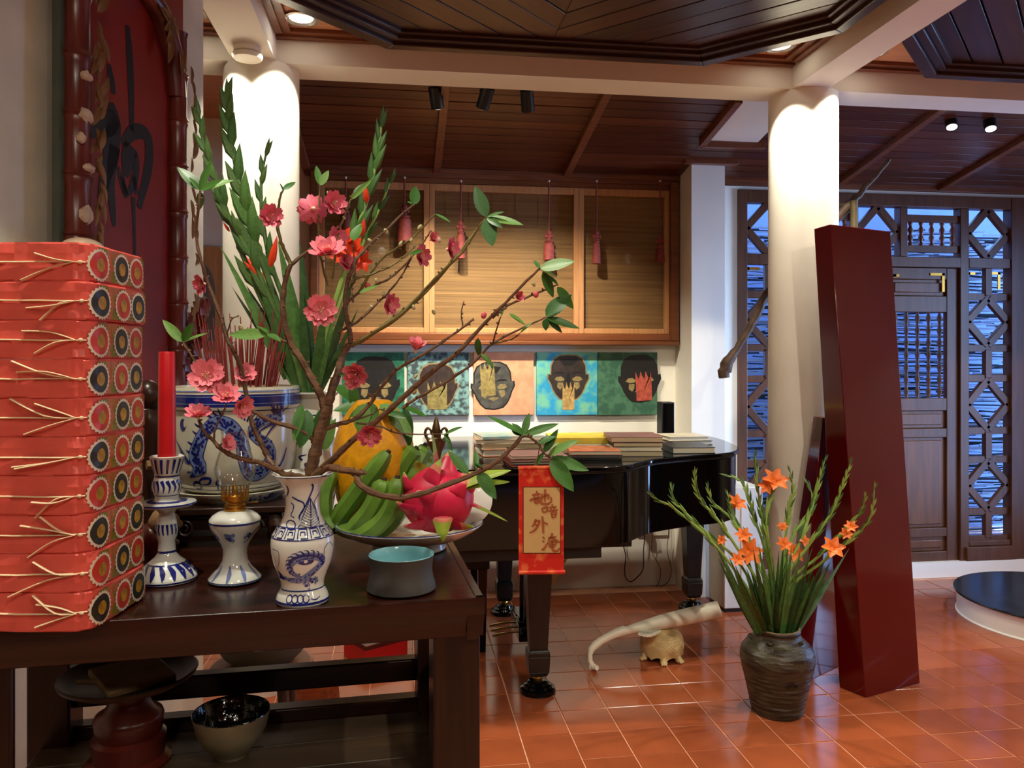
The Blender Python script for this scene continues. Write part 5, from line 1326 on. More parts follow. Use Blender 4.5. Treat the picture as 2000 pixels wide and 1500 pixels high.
# ---- five pictures of heads
def pic(px0, px1, label, bg, bg2, head, gold, hx, hy, hs, tilt, sc=18, face=True, patch=((-.1, -.1, .13, .5),)):
    a, b = PY(px0, 688, YB - .03), PY(px1, 810, YB - .03); w, h = b.x - a.x, a.z - b.z
    t = thing('painting', label, 'painting', ((a.x + b.x) / 2, YB - .002, b.z + h / 2))
    mbg = mk('painting_ground', bg, .6, col2=bg2, scale=sc, lo=.42, hi=.58, detail=6, bump=.2)
    MB().box(-w / 2, w / 2, -.028, 0, -h / 2, h / 2).build('canvas', mbg, t, bevel=.002)
    mh = mk('painted_head', head, .5, var=.35, scale=26); mg = mk('painted_gold', gold, .5, var=.3, scale=50)
    mdk = mk('painted_line', (24, 18, 15), .5); mhl = mk('painted_highlight', (140, 118, 74), .5, var=.2, scale=40)
    mb = MB(); S = hs * h; ca, sa = math.cos(tilt), math.sin(tilt)
    def q(x, z, e=.0290): X, Z = x * S, z * S; return (hx * w + X * ca - Z * sa, -e, hy * h + X * sa + Z * ca)
    def poly(pts, mi, e): mb.add([q(x, z, e) for x, z in pts], [tuple(range(len(pts)))], mi)
    head_ = [(.0, .5), (.17, .49), (.30, .42), (.37, .28), (.38, .08), (.43, .10), (.44, .0), (.37, -.13), (.34, -.22), (.27, -.34), (.18, -.43), (0, -.46), (-.18, -.43), (-.27, -.34), (-.34, -.22), (-.37, -.13), (-.44, .0), (-.43, .10), (-.38, .08), (-.37, .28), (-.30, .42), (-.17, .49)]
    poly([(x * 1.07, z * 1.06) for x, z in head_], 3 if bg[0] < 150 and bg[2] > 90 else 2, .0286); poly(head_, 0, .0290)
    if face:
        for s in (-1, 1):
            poly([(s * .06, .10), (s * .14, .15), (s * .26, .15), (s * .34, .09), (s * .26, .11), (s * .14, .11)], 2, .0294)
            poly([(s * .08, -.01), (s * .16, .05), (s * .26, .04), (s * .31, -.02), (s * .22, -.06), (s * .12, -.05)], 3, .0294)
            poly([(s * .12, -.08), (s * .24, -.08), (s * .25, -.18), (s * .18, -.24), (s * .13, -.18)], 3, .0296)
        poly([(-.03, .12), (.03, .12), (.06, -.12), (0, -.16), (-.06, -.12)], 2, .0296); poly([(-.12, -.24), (0, -.21), (.12, -.24), (0, -.30)], 3, .0296); poly([(-.2, .40), (0, .44), (.2, .40), (.1, .28), (-.1, .28)], 2, .0293)
    for gx, gz, gw, gh in patch:
        N = 9; pts = [(gx - gw / 2, gz - gh / 2), (gx + gw / 2, gz - gh / 2)]
        pts += [(gx + gw / 2 - gw * k / N, gz + gh / 2 + (.10 if k % 3 == 0 else (-.06 if k % 3 == 1 else -.01)) * (1.0)) for k in range(N + 1)]
        mb.add([q(x, z, .0299) for x, z in pts] + [q(gx, gz - gh * .1, .0299)], [(i, (i + 1) % len(pts), len(pts)) for i in range(len(pts))], 1)
    tag(mb.build('painted_head', [mh, mg, mdk, mhl], t, ang=80), kind='stuff')
pic(668, 790, 'dark green painting of a black head, leftmost of the row, behind the pomelo leaves', (22, 84, 60), (44, 116, 82), (26, 22, 20), (118, 102, 56), .02, -.02, .86, 0, patch=())
pic(796, 916, 'teal and grey painting of a brown head with gold hand over the face', (120, 158, 150), (58, 66, 66), (54, 38, 32), (134, 118, 66), -.02, -.06, .74, 0, 30, patch=((0, -.22, .42, .5),), face=False)
pic(925, 1042, 'orange painting of a grey head turned at left', (232, 158, 116), (222, 144, 104), (74, 70, 62), (146, 124, 70), -.18, -.05, .76, .06, 16, patch=((-.1, .12, .3, .6),))
pic(1048, 1167, 'bright blue painting of a black head with gold flame at the mouth', (40, 148, 186), (116, 184, 150), (50, 38, 32), (178, 140, 80), .02, .08, .74, 0, 12, patch=((.0, -.42, .26, .5),))
pic(1168, 1284, 'green painting of a black head at right with red hand, rightmost of the row', (70, 112, 84), (48, 88, 68), (24, 20, 18), (168, 74, 56), .20, .06, .76, .05, 20, patch=((.08, -.18, .34, .52),))
# ---- tassels before the window
for px, yk, yt, tw, lb in ((675, 395, 470, 16, 'dull red tassel farthest left, nearly hidden by blossoms, before the window'), (790, 405, 472, 22, 'broad dull red tassel second from the left before the window'), (900, 437, 505, 14, 'dull red tassel with beaded knot right of the left window post'), (1072, 455, 508, 18, 'dull red tassel hanging left of the right window post'), (1165, 455, 515, 13, 'slim dull red tassel with round knot right of the right window post'), (1289, 465, 512, 15, 'short dull red tassel at the right end of the window')):
    YT = YB - .13
    a = PY(px, 352 if px > 800 else 345, YT); t = thing('tassel', lb, 'tassel', a, group='tassels before the window')
    k = YT / CT / FPX; zk = lambda y: PY(px, y, YT).z - a.z
    MB().tube([(0, .012, .004), (0, 0, 0), (0, 0, zk(yk))], [.004, .005, .005], 8).build('cord', m_redcord, t)
    mb = MB(); mb.ellipsoid((0, 0, -.006), (.009, .009, .009), 10, 8); mb.build('bead', m_bead, t)
    mb = MB()
    for ox, oz, r in ((0, 0, .018), (-.018, -.022, .013), (.018, -.022, .013), (0, -.044, .016), (0, -.024, .014)): mb.ellipsoid((ox, 0, zk(yk) + oz), (r, r * .6, r), 10, 8)
    mb.build('knot', m_redcord, t)
    w = tw * k / 2 * 1.25; z0, z1 = zk(yt), zk(yk) - .055
    mb = MB(); mb.lathe([(0, z1 + .012), (.010, z1 + .010), (w * .8, z1), (w * .62, z1 - .012), (w * .9, z1 - .024), (w, z0 + .01), (w * 1.05, z0), (0, z0 + .002)], 18, mod=lambda q, z: 1 + .07 * math.sin(9 * q)); mb.build('fringe', m_redcord, t)
# ---- socket, adapter and cables below the piano
p = PY(1268, 1033, YB - .004)
t = thing('wall_socket', 'white double wall socket below the piano', 'socket', (p.x, YB - .001, p.z))
MB().box(-.085, .13, -.010, 0, -.045, .045).build('cover_plate', m_plastic, t, bevel=.002)
for x in (.072, .094, -.062, -.04): MB().tube([(x, -.0102, .01), (x, -.0112, .01)], [.005, .005], 10).build('socket_hole', m_blackm, t)
p = PY(1262, 1030, YB - .04)
t = thing('power_adapter', 'black plug adapter in the wall socket', 'adapter', (p.x, YB - .012, p.z))
MB().box(-.03, .03, -.05, 0, -.03, .03).build('body', m_blackm, t, bevel=.006)
def cable(pts, lb, r=.0035, Y=YB - .03):
    P = smooth_path([PY(x, y, Y) for x, y in pts], 6); t = thing('cable', lb, 'cable', P[0], group='cables under the piano')
    MB().tube([p - P[0] for p in P], [r, r], 6).build('cord', m_blackm, t)
cable([(1218, 1040), (1216, 1060), (1222, 1085), (1220, 1110), (1222, 1128), (1232, 1136), (1246, 1126), (1256, 1110), (1257, 1075), (1259, 1052), (1258, 1040)], 'thick black cable hanging in a loop left of the socket')
cable([(1268, 1034), (1274, 1045), (1273, 1078), (1288, 1105), (1290, 1125), (1284, 1143), (1278, 1148)], 'thin black cable running from the adapter to the floor', .0022)
cable([(1304, 1012), (1306, 1040), (1303, 1075), (1311, 1112), (1306, 1135), (1294, 1144), (1282, 1147)], 'thin black cable hanging right of the socket', .0022)
# ---- white plinth box behind the piano tail
t = thing('white_plinth', 'white painted plinth box on a black foot behind the orange gladioli', 'plinth', (2.02, 4.58, 0))
MB().box(-.125, .115, -.12, .12, .022, .74).build('body', m_plastic, t, bevel=.004)
MB().box(-.02, .095, -.1225, -.1202, .09, .66).build('front_panel', m_white, t, bevel=.001)
MB().box(-.12, .11, -.115, .115, 0, .022).build('foot', m_blackm, t)
# ---- red lacquer sculpture
t = thing('red_sculpture', 'tall glossy red lacquer sculpture of two leaning slabs by the right column', 'sculpture', (2.15, 3.42, 0))
o_ = t.location
q1 = [Vector((2.04, 3.25, 0)), Vector((2.38, 3.36, 0)), Vector((2.325, 3.485, 0)), Vector((1.985, 3.37, 0))]
q2 = [Vector((1.882, 3.271, 2.102)), Vector((2.267, 3.413, 2.102)), Vector((2.232, 3.535, 2.102)), Vector((1.874, 3.394, 2.102))]
MB().hexa([p - o_ for p in q1], [p - o_ for p in q2]).build('tall_slab', m_stele, t, bevel=.003)
r1 = [Vector((1.785, 3.40, 0)), Vector((1.885, 3.46, 0)), Vector((2.12, 3.60, 0)), Vector((1.80, 3.60, 0))]
r2 = [Vector((1.948, 3.45, 1.23)), Vector((2.05, 3.48, 1.23)), Vector((2.09, 3.55, 1.23)), Vector((1.955, 3.545, 1.23))]
MB().hexa([p - o_ for p in r1], [p - o_ for p in r2]).build('short_slab', m_stele, t, bevel=.002)
# ---- driftwood branch on a bamboo pole behind the column
pts = [(1413, 738, 4.45), (1418, 714, 4.45), (1440, 680, 4.45), (1470, 632, 4.45), (1498, 575, 4.45), (1540, 520, 4.43), (1600, 460, 4.42), (1655, 404, 4.40), (1672, 388, 4.40), (1700, 355, 4.38), (1738, 310, 4.36)]
P = smooth_path([PX(*p) for p in pts], 4)
t = thing('driftwood_branch', 'long dark driftwood branch rising behind the right column', 'branch', P[0])
mb = MB(); mb.tube([p + Vector((R.uniform(-.006, .006), 0, R.uniform(-.006, .006))) - P[0] for p in P], [.030, .036, .020, .022, .024, .020, .022, .030, .020, .012, .010], 10); mb.build('wood', m_drift, t)
MB().tube([PX(1655, 404, 4.4) - P[0], PX(1630, 398, 4.4) - P[0]], [.02, .012], 8).build('stub', m_drift, t)
b0, b1_ = PX(1668, 700, 4.37), PX(1671, 392, 4.37)
t = thing('bamboo_pole', 'yellowish bamboo pole standing behind the red sculpture', 'pole', (b0.x, b0.y, 0))
P = []; rs = []
for k in range(11):
    z = b1_.z * k / 10; P += [(0, 0, z), (0, 0, z + .012), (0, 0, z + .03)]; rs += [.021, .025, .020]
P[-2:] = []; rs[-2:] = []
MB().tube(P, rs, 12).build('pole', m_poleb, t)
# ---- ivory horn resting on a ceramic turtle
TP = PZ(1293, 1284, 0)
t = thing('ceramic_turtle', 'cream ceramic turtle shell with stubby feet under the white horn', 'sculpture', TP, facing(TP))
mb = MB(); N = 72
mb.lathe([(.092, .030), (.104, .028)] + [(max(0, p.x), p.z) for p in smooth_path([(.106, 0, .040), (.108, 0, .07), (.102, 0, .105), (.086, 0, .132), (.060, 0, .148), (.03, 0, .155), (0, 0, .157)], 4)], N)
v2 = []
for i, (x, y, z) in enumerate(mb.v):
    if i < 2 * N:
        q = math.atan2(y, x); z += .016 * abs(math.sin(q * 4.5)) - .012
    v2.append((x, y, z))
mb.v = v2; sh = mb.build('shell', m_turtle, t, ang=70)
rp = [(.104, .056), (.106, .075), (.100, .105), (.086, .132), (.060, .148)]; ft = lambda x, z: on_lathe(rp, math.degrees(x / .1), z, .0002)
pat = MB()
def rib(a, b): pat.tube([on_lathe(rp, a[0], a[1], .001), on_lathe(rp, (a[0] + b[0]) / 2, (a[1] + b[1]) / 2, .001), on_lathe(rp, b[0], b[1], .001)], [.0034, .0034], 5)
for k in range(10):
    a = -180 + 36 * k
    rib((a - 18, .086), (a, .106)); rib((a, .106), (a + 18, .086)); rib((a - 18, .086), (a, .064)); rib((a, .064), (a + 18, .086))
    rib((a - 9, .086), (a, .097)); rib((a, .097), (a + 9, .086)); rib((a - 9, .086), (a, .075)); rib((a, .075), (a + 9, .086))
for z in (.110, .120):
    for k in range(20): rib((-180 + 18 * k, z), (-162 + 18 * k, z))
pat.build('shell_pattern', m_turtle, sh)
for a in (5, 55, -60, 130, -130):
    x, y = .088 * math.sin(rad(a)), -.088 * math.cos(rad(a)); ux, uy = math.sin(rad(a)), -math.cos(rad(a))
    mb = MB(); mb.tube([(x * .7, y * .7, .06), (x, y, .035), (x + ux * .012, y + uy * .012, .014)], [.022, .018, .017], 12); mb.ellipsoid((x + ux * .014, y + uy * .014, .012), (.019, .019, .012), 12, 8)
    for s in (-1, 0, 1): mb.ellipsoid((x + ux * .030 - uy * s * .010, y + uy * .030 + ux * s * .010, .007), (.006, .006, .007), 8, 6)
    mb.build('foot', m_turtle, t)
hp = [(1405, 1190, 4.03, 16.5), (1400, 1191.5, 4.03, 17), (1352, 1202, 3.99, 16), (1296, 1214, 3.94, 14), (1262, 1222, 3.92, 11.5), (1232, 1229.5, 3.90, 8.5), (1224, 1231.5, 3.89, 8.2), (1219, 1231.5, 3.89, 9.6), (1205, 1236.5, 3.88, 9.0), (1192, 1242, 3.87, 8.0), (1175, 1251, 3.86, 7.6), (1163, 1260, 3.85, 8), (1155, 1268, 3.84, 7), (1152.5, 1278, 3.83, 5), (1152.5, 1290, 3.83, 5), (1156, 1297, 3.825, 5)]
P0 = PX(1155, 1302, 3.82)
t = thing('ivory_horn', 'long curved ivory-white ceramic horn resting on the turtle and the floor', 'sculpture', P0)
mb = MB(); mb.tube([PX(a, b, c) - P0 for a, b, c, r in hp], [r * c / FPX for a, b, c, r in hp], 28); mb.build('horn', m_ivory, t)
a, b = PX(1157, 1298, 3.825), PX(1163, 1305, 3.80)
mb = MB(); mb.tube([a - P0, PX(1157, 1301, 3.82) - P0, PX(1158, 1304, 3.81) - P0], [.012, .021, .019], 18); mb.tube([PX(1159, 1303.5, 3.81) - P0, PX(1166, 1304.5, 3.79) - P0], [.013, .012], 14); mb.build('mouthpiece', m_ivory, t)
mb = MB(); vs = []
c0 = PX(1270, 1233, 3.86) - P0
for i in range(13):
    s = i / 12; p = PX(1246 + 45 * s, 1239.5 - 4.5 * s + 6.5 * math.sin(math.pi * s) + (1.3 if i % 2 else 0), 3.80) - P0
    vs += [p, PX(1248 + 43 * s, 1233 - 3 * s, 3.89) - P0]
mb.add(vs + [v + Vector((0, 0, .006)) for v in vs], [(2 * i, 2 * i + 2, 2 * i + 3, 2 * i + 1) for i in range(12)] + [(26 + 2 * i, 27 + 2 * i, 29 + 2 * i, 28 + 2 * i) for i in range(12)] + [(2 * i, 26 + 2 * i, 28 + 2 * i, 2 * i + 2) for i in range(12)])
mb.build('petal_rest', m_ivory, t, ang=60)
# ---- round platform at the right
t = thing('round_platform', 'low round white platform with black slate top at the right edge', 'platform', (3.77, 4.05, 0))
mb = MB(); mb.lathe([(.548, 0), (.548, .004), (.540, .010), (.540, .118), (.546, .124)], 80); mb.build('drum_wall', m_white, t)
mb = MB(); mb.lathe([(0, .122), (.556, .122), (.560, .128), (.558, .136), (0, .138)], 80); mb.build('slate_top', m_slate, t)

# ---- stoneware jar with orange gladioli
JP = PZ(1518, 1388, 0); kj = JP.to_2d().length / FPX * .97
t = thing('stoneware_jar', 'brown ridged stoneware jar on the floor holding orange gladioli', 'jar', JP, facing(JP))
jp = [(0, 0)] + [(r * kj, (1386 - y) * kj) for r, y in ((46, 1386), (48, 1382), (50, 1372), (54, 1352), (60, 1325), (65, 1305), (68.5, 1288), (69, 1278), (66, 1266), (58, 1255), (48, 1246), (43, 1240), (42, 1234), (43.5, 1230), (42, 1227))]
dense = [(0, 0)]
for i in range(70):
    z = jp[-1][1] * i / 69; r = rad_at(jp[1:], z)
    dense.append((r + (.0016 * math.sin(z * 310) * (1 if z < .19 else .25)), z))
mb = MB(); mb.lathe(dense + [(.080, jp[-1][1] - .004), (.076, jp[-1][1] - .03), (.10, .2), (0, .1)], 56); mb.build('body', m_jar, t, ang=60)
zt_ = jp[-1][1]; mb = MB(); mb.lathe([(.0905, zt_ - .004), (.094, zt_ - .001), (.0935, zt_ + .003), (.088, zt_ + .004), (.082, zt_ + .001)], 44); mb.build('lip', m_jarrim, t)
for a in (-72, -15, 60, 150):
    q = rad(a); r = rad_at(jp[1:], zt_ - .035); P = [((r + .002) * math.sin(q - .10), -(r + .002) * math.cos(q - .10), zt_ - .044), ((r + .016) * math.sin(q - .04), -(r + .016) * math.cos(q - .04), zt_ - .034), ((r + .016) * math.sin(q + .04), -(r + .016) * math.cos(q + .04), zt_ - .034), ((r + .002) * math.sin(q + .10), -(r + .002) * math.cos(q + .10), zt_ - .044)]
    MB().tube(P, [.007, .008, .008, .007], 8).build('lug', m_jar, t)
mb = MB(); fj = lambda x, z: on_lathe(jp[1:], math.degrees(x / .14), z, .0015)
for k in range(9):
    x = .04 + .011 * (k % 5); z = .155 + .012 * (k // 5)
    mb.tube([fj(x - .006, z - .004), fj(x, z + .006), fj(x + .007, z - .002)], [.002, .003, .002], 6)
mb.build('relief_mark', m_jar, t)
g = 'orange gladioli in the stoneware jar'
DJ = 3.37
def stem(label, pts, nb, blooms=(), d0=DJ, d1=DJ, r=.0065, fr=.42):
    pts = [(1500 + (pts[0][0] - 1500) * .25 + 10, 1225)] + list(pts); n = len(pts)
    P3 = [(p[0], p[1], DJ + (d1 - DJ) * i / (n - 1)) for i, p in enumerate(pts)]
    root, P = gladiolus(label, g, P3, r, .066, fr, .97, nb + 4, bw=.58)
    for bx, by, rr, ddx, ddz in blooms:
        c = PX(bx, by, d1 - .03); bloom(root, c, right * ddx + Vector((0, -1, 0)) * .8 + Vector((0, 0, ddz)), rr * 1.25, BL_O)
    return root
S = []
S.append(stem('lowest gladiolus stem, bending far left over the piano leg, in the brown jar', [(1480, 1180), (1425, 1100), (1372, 1040), (1312, 990), (1290, 980), (1272, 966)], 9, d1=3.30))
S.append(stem('second gladiolus stem from the left in the brown jar, closed buds', [(1484, 1170), (1440, 1095), (1385, 1045), (1335, 998), (1315, 975), (1312, 952)], 9, [(1410, 1056, .018, -.6, .5)], d1=3.42))
S.append(stem('third gladiolus stem from the left in the brown jar, closed buds', [(1492, 1160), (1452, 1090), (1405, 1020), (1370, 978), (1358, 950), (1357, 922)], 10, [(1440, 1094, .024, -.1, .5)], d1=3.28))
S.append(stem('gladiolus stem with two low orange blooms, left of the jar middle', [(1498, 1150), (1468, 1075), (1425, 1010), (1394, 985), (1382, 953)], 8, [(1460, 1078, .045, .1, .3), (1452, 1047, .028, -.3, .6)], d1=3.38))
S.append(stem('gladiolus stem with one red-orange bloom before the white plinth', [(1502, 1150), (1478, 1075), (1440, 1025), (1428, 995), (1422, 968)], 7, [(1437, 985, .034, .3, .9)], d1=3.46))
S.append(stem('gladiolus stem bending left at its tip, before the white plinth', [(1508, 1140), (1490, 1060), (1472, 1010), (1462, 970), (1448, 940), (1416, 928)], 10, d1=3.50))
S.append(stem('tallest straight pale green gladiolus stem left of the column', [(1508, 1130), (1494, 1050), (1484, 985), (1478, 930), (1475, 888)], 10, d1=3.40))
S.append(stem('gladiolus stem topped by a large orange bloom before the column', [(1512, 1130), (1500, 1050), (1497, 1000), (1508, 965), (1514, 940)], 7, [(1512, 942, .045, .0, .8), (1500, 950, .03, -.7, .4)], d1=3.36))
S.append(stem('forked gladiolus stem standing before the middle of the column', [(1524, 1120), (1536, 1040), (1540, 1000), (1549, 960), (1543, 918)], 9, [(1528, 1030, .018, -.3, .9), (1530, 1064, .026, -.1, .6)], d1=3.30))
S.append(stem('gladiolus stem with small orange bloom, leaning to the column edge', [(1526, 1120), (1548, 1050), (1575, 1010), (1588, 975), (1576, 942)], 9, [(1568, 1057, .024, .3, .6), (1550, 1079, .034, .1, .3)], d1=3.42))
S.append(stem('straight gladiolus stem rising before the red slab edge', [(1532, 1120), (1562, 1060), (1588, 985), (1600, 940), (1611, 898)], 10, d1=3.40))
S.append(stem('tall gladiolus stem leaning right across the red sculpture', [(1536, 1130), (1580, 1065), (1625, 1000), (1645, 950), (1662, 902)], 11, d1=3.15))
S.append(stem('gladiolus stem with an open orange bloom before the red sculpture', [(1540, 1140), (1595, 1090), (1645, 1040), (1680, 1000), (1690, 968)], 9, [(1625, 1072, .036, -.1, .6), (1652, 1044, .02, -.3, .6)], d1=3.10))
S.append(stem('gladiolus stem bending farthest right across the red sculpture', [(1542, 1150), (1610, 1095), (1665, 1050), (1700, 1010), (1708, 950)], 10, [(1662, 1030, .02, -.4, .7)], d1=3.05))
R2 = random.Random(5)
for k in range(60):
    root = S[k % len(S)]; bx = 1478 + 80 * ((k * 7) % 60) / 60; s = (bx - 1518) / 40
    L = R2.uniform(90, 190); tx = bx + s * L * .55 + R2.uniform(-14, 14); ty = 1236 - L * R2.uniform(.85, 1)
    dd = R2.uniform(-.09, .07); a, b = PX(bx, 1238, DJ + dd * .6), PX(tx, ty, DJ + dd * 2.2)
    place('leaf', R2.choice(BLADES), root, a, b - a, (b - a).length, (b - a).length * R2.uniform(.9, 1.3) * .22 / (b - a).length * 1.15, roll=R2.uniform(-.9, .9))
# ================================================================ PEACH BRANCH IN THE FRONT VASE
DV = 1.386
PBR = Vector((PV.x, PV.y, PV.z + VT - .03))
pb = thing('peach_branch', 'flowering peach branch with pink blossoms and young leaves in the porcelain vase', 'branch', PBR)
def br(pts, r0, r1, mat=None, name='bough', n=7, k=4):
    P = smooth_path([PX(a, b, DV + d) for a, b, d in pts], k)
    P = [p + Vector((R.uniform(-1, 1), R.uniform(-1, 1), R.uniform(-1, 1))) * .0007 for p in P]
    rs = lerpl([r0, (r0 * .6 + r1 * .4), r1], len(P)); rs = [r * (1 + (.18 if i % 4 == 2 else 0)) for i, r in enumerate(rs)]
    mb = MB(); mb.tube([p - PBR for p in P], rs, n)
    for i in range(2, len(P) - 1):                 # spurs and nodes
        if R.random() < .55:
            d = Vector((R.uniform(-1, 1), R.uniform(-1, 1), R.uniform(-.6, 1))).normalized()
            mb.tube([P[i] - PBR, P[i] - PBR + d * (rs[i] + .0018), P[i] - PBR + d * (rs[i] + .0045)], [.0016, .0018, .0006], 5)
    mb.build(name, mat or m_bark, pb); return P
br([(600, 1010, .0), (606, 940, 0), (612, 900, 0), (620, 867, 0), (633, 817, 0), (642, 790, 0)], .0115, .0085, name='trunk', n=12)
br([(637, 805, 0), (628, 775, .0), (617, 753, .0), (600, 722, .01), (587, 700, .01), (570, 673, .02), (557, 633, .02), (553, 593, .02), (557, 550, .02), (568, 517, .02)], .0070, .0042)
br([(568, 517, .02), (556, 490, .02), (547, 467, .01), (541, 430, .01), (546, 390, .0), (553, 370, 0)], .0036, .0016, m_twig, 'twig')
br([(566, 520, .02), (593, 497, .03), (613, 483, .03), (632, 472, .03)], .0034, .0018, name='twig')
br([(642, 790, 0), (648, 762, .0), (660, 730, .01), (670, 693, .02), (683, 672, .02)], .0080, .0055)
br([(684, 672, .02), (683, 645, .03), (675, 607, .03), (677, 559, .04), (688, 527, .04), (699, 503, .04), (720, 479, .05), (752, 452, .05), (789, 415, .06), (808, 400, .06)], .0046, .0015)
br([(686, 676, .02), (731, 649, .0), (787, 612, -.02), (829, 567, -.03), (867, 527, -.04), (904, 492, -.05), (941, 433, -.06)], .0040, .0016, m_twig)
br([(740, 644, .0), (787, 606, .01), (830, 572, .02), (882, 512, .03), (938, 440, .04), (950, 424, .04)], .0034, .0014, m_twig, 'twig')
br([(683, 549, .04), (709, 540, .05), (735, 532, .05), (766, 518, .06), (795, 497, .06), (812, 480, .06)], .0022, .0010, m_twig, 'twig')
br([(668, 600, .05), (701, 572, .06), (736, 556, .06), (773, 535, .07), (808, 497, .07), (829, 471, .08), (842, 450, .08)], .0026, .0011, name='twig')
br([(659, 650, .03), (699, 628, .05), (733, 596, .06), (755, 575, .07), (781, 543, .08), (806, 500, .08)], .0026, .0012, name='twig')
br([(701, 572, .06), (725, 532, .05), (747, 505, .05), (789, 476, .04), (816, 455, .04), (851, 417, .03)], .0026, .0012, m_twig, 'twig')
br([(650, 545, .05), (661, 457, .03), (672, 425, .03), (685, 391, .03), (690, 378, .03)], .0022, .0012, m_twig, 'twig')
br([(640, 560, .06), (628, 510, .05), (623, 479, .04), (622, 420, .03), (625, 360, .03)], .0022, .0012, m_twig, 'twig')
br([(690, 590, .03), (686, 560, .04), (694, 545, .02), (692, 500, .02), (688, 470, .02)], .0018, .0010, name='twig')
# long boughs to the right
br([(612, 930, -.01), (622, 921, -.01), (655, 893, -.03), (684, 864, -.04), (747, 813, -.06), (783, 780, -.07), (842, 728, -.08), (890, 692, -.09), (946, 632, -.10), (998, 580, -.11), (1054, 524, -.12)], .0066, .0018)
br([(637, 838, .0), (662, 828, .01), (690, 820, .02), (722, 790, .03), (740, 762, .03), (776, 721, .03), (835, 688, .02), (893, 648, .02), (926, 622, .02)], .0042, .0018)
br([(786, 800, .0), (805, 783, .0), (857, 754, .0), (919, 714, .01), (960, 673, .01), (1010, 646, .02), (1066, 620, .02)], .0030, .0014)
br([(962, 620, -.10), (980, 605, -.09), (998, 594, -.08), (1050, 572, -.08), (1090, 556, -.08)], .0024, .0013, name='twig')
br([(905, 640, .02), (901, 615, .02), (906, 588, .02)], .0014, .0008, name='twig', n=5)
br([(962, 674, .01), (968, 650, .0), (978, 618, -.02)], .0018, .0010, name='twig')
br([(962, 673, .01), (1000, 662, .02), (1016, 650, .02)], .0014, .0008, m_twig, 'twig')
br([(690, 820, .02), (720, 812, .03), (742, 800, .03), (762, 806, .03)], .0018, .0010, name='twig')
br([(696, 826, .01), (740, 832, .01), (775, 845, .02), (830, 848, .03), (868, 848, .04)], .0018, .0010, name='twig')
# low front bough that carries the red scroll
SB = br([(612, 930, -.01), (640, 914, -.04), (668, 918, -.06), (692, 924, -.08), (706, 950, -.10), (747, 968, -.11), (791, 971, -.11), (849, 956, -.11), (915, 930, -.10), (967, 904, -.10), (996, 879, -.10), (1022, 849, -.10)], .0062, .0030)
br([(640, 914, -.04), (670, 919, -.07), (700, 923, -.09), (712, 923, -.09)], .0050, .0042, name='stub')
HB = br([(1016, 856, -.10), (1030, 852, -.10), (1051, 866, -.10), (1062, 884, -.10), (1076, 894, -.10)], .0020, .0016, name='twig')
# left side
br([(600, 935, -.01), (575, 928, -.02), (553, 925, -.03), (517, 907, -.04), (463, 893, -.05), (436, 880, -.06), (417, 862, -.06), (398, 842, -.06), (388, 818, -.06)], .0052, .0022)
br([(417, 862, -.06), (421, 838, -.06), (432, 812, -.05), (443, 788, -.05)], .0018, .0010, name='twig')
br([(613, 862, .0), (590, 842, -.01), (533, 823, -.02), (493, 803, -.03), (463, 783, -.04), (437, 763, -.04), (415, 742, -.05), (393, 720, -.05), (370, 690, -.05), (357, 668, -.05)], .0042, .0020)
br([(556, 927, .01), (535, 910, .02), (522, 892, .03), (513, 873, .03), (500, 845, .03), (490, 817, .03), (480, 767, .03), (470, 717, .03), (456, 685, .02), (443, 660, .02), (430, 617, .02), (407, 557, .02), (393, 510, .01), (383, 463, .01), (387, 410, .0), (391, 372, .0)], .0050, .0022)
br([(570, 673, .02), (550, 664, .02), (535, 655, .02), (523, 653, .02)], .0020, .0012, name='twig')
br([(443, 655, .02), (452, 625, .01), (465, 618, .01)], .0014, .0009, name='twig', n=5)
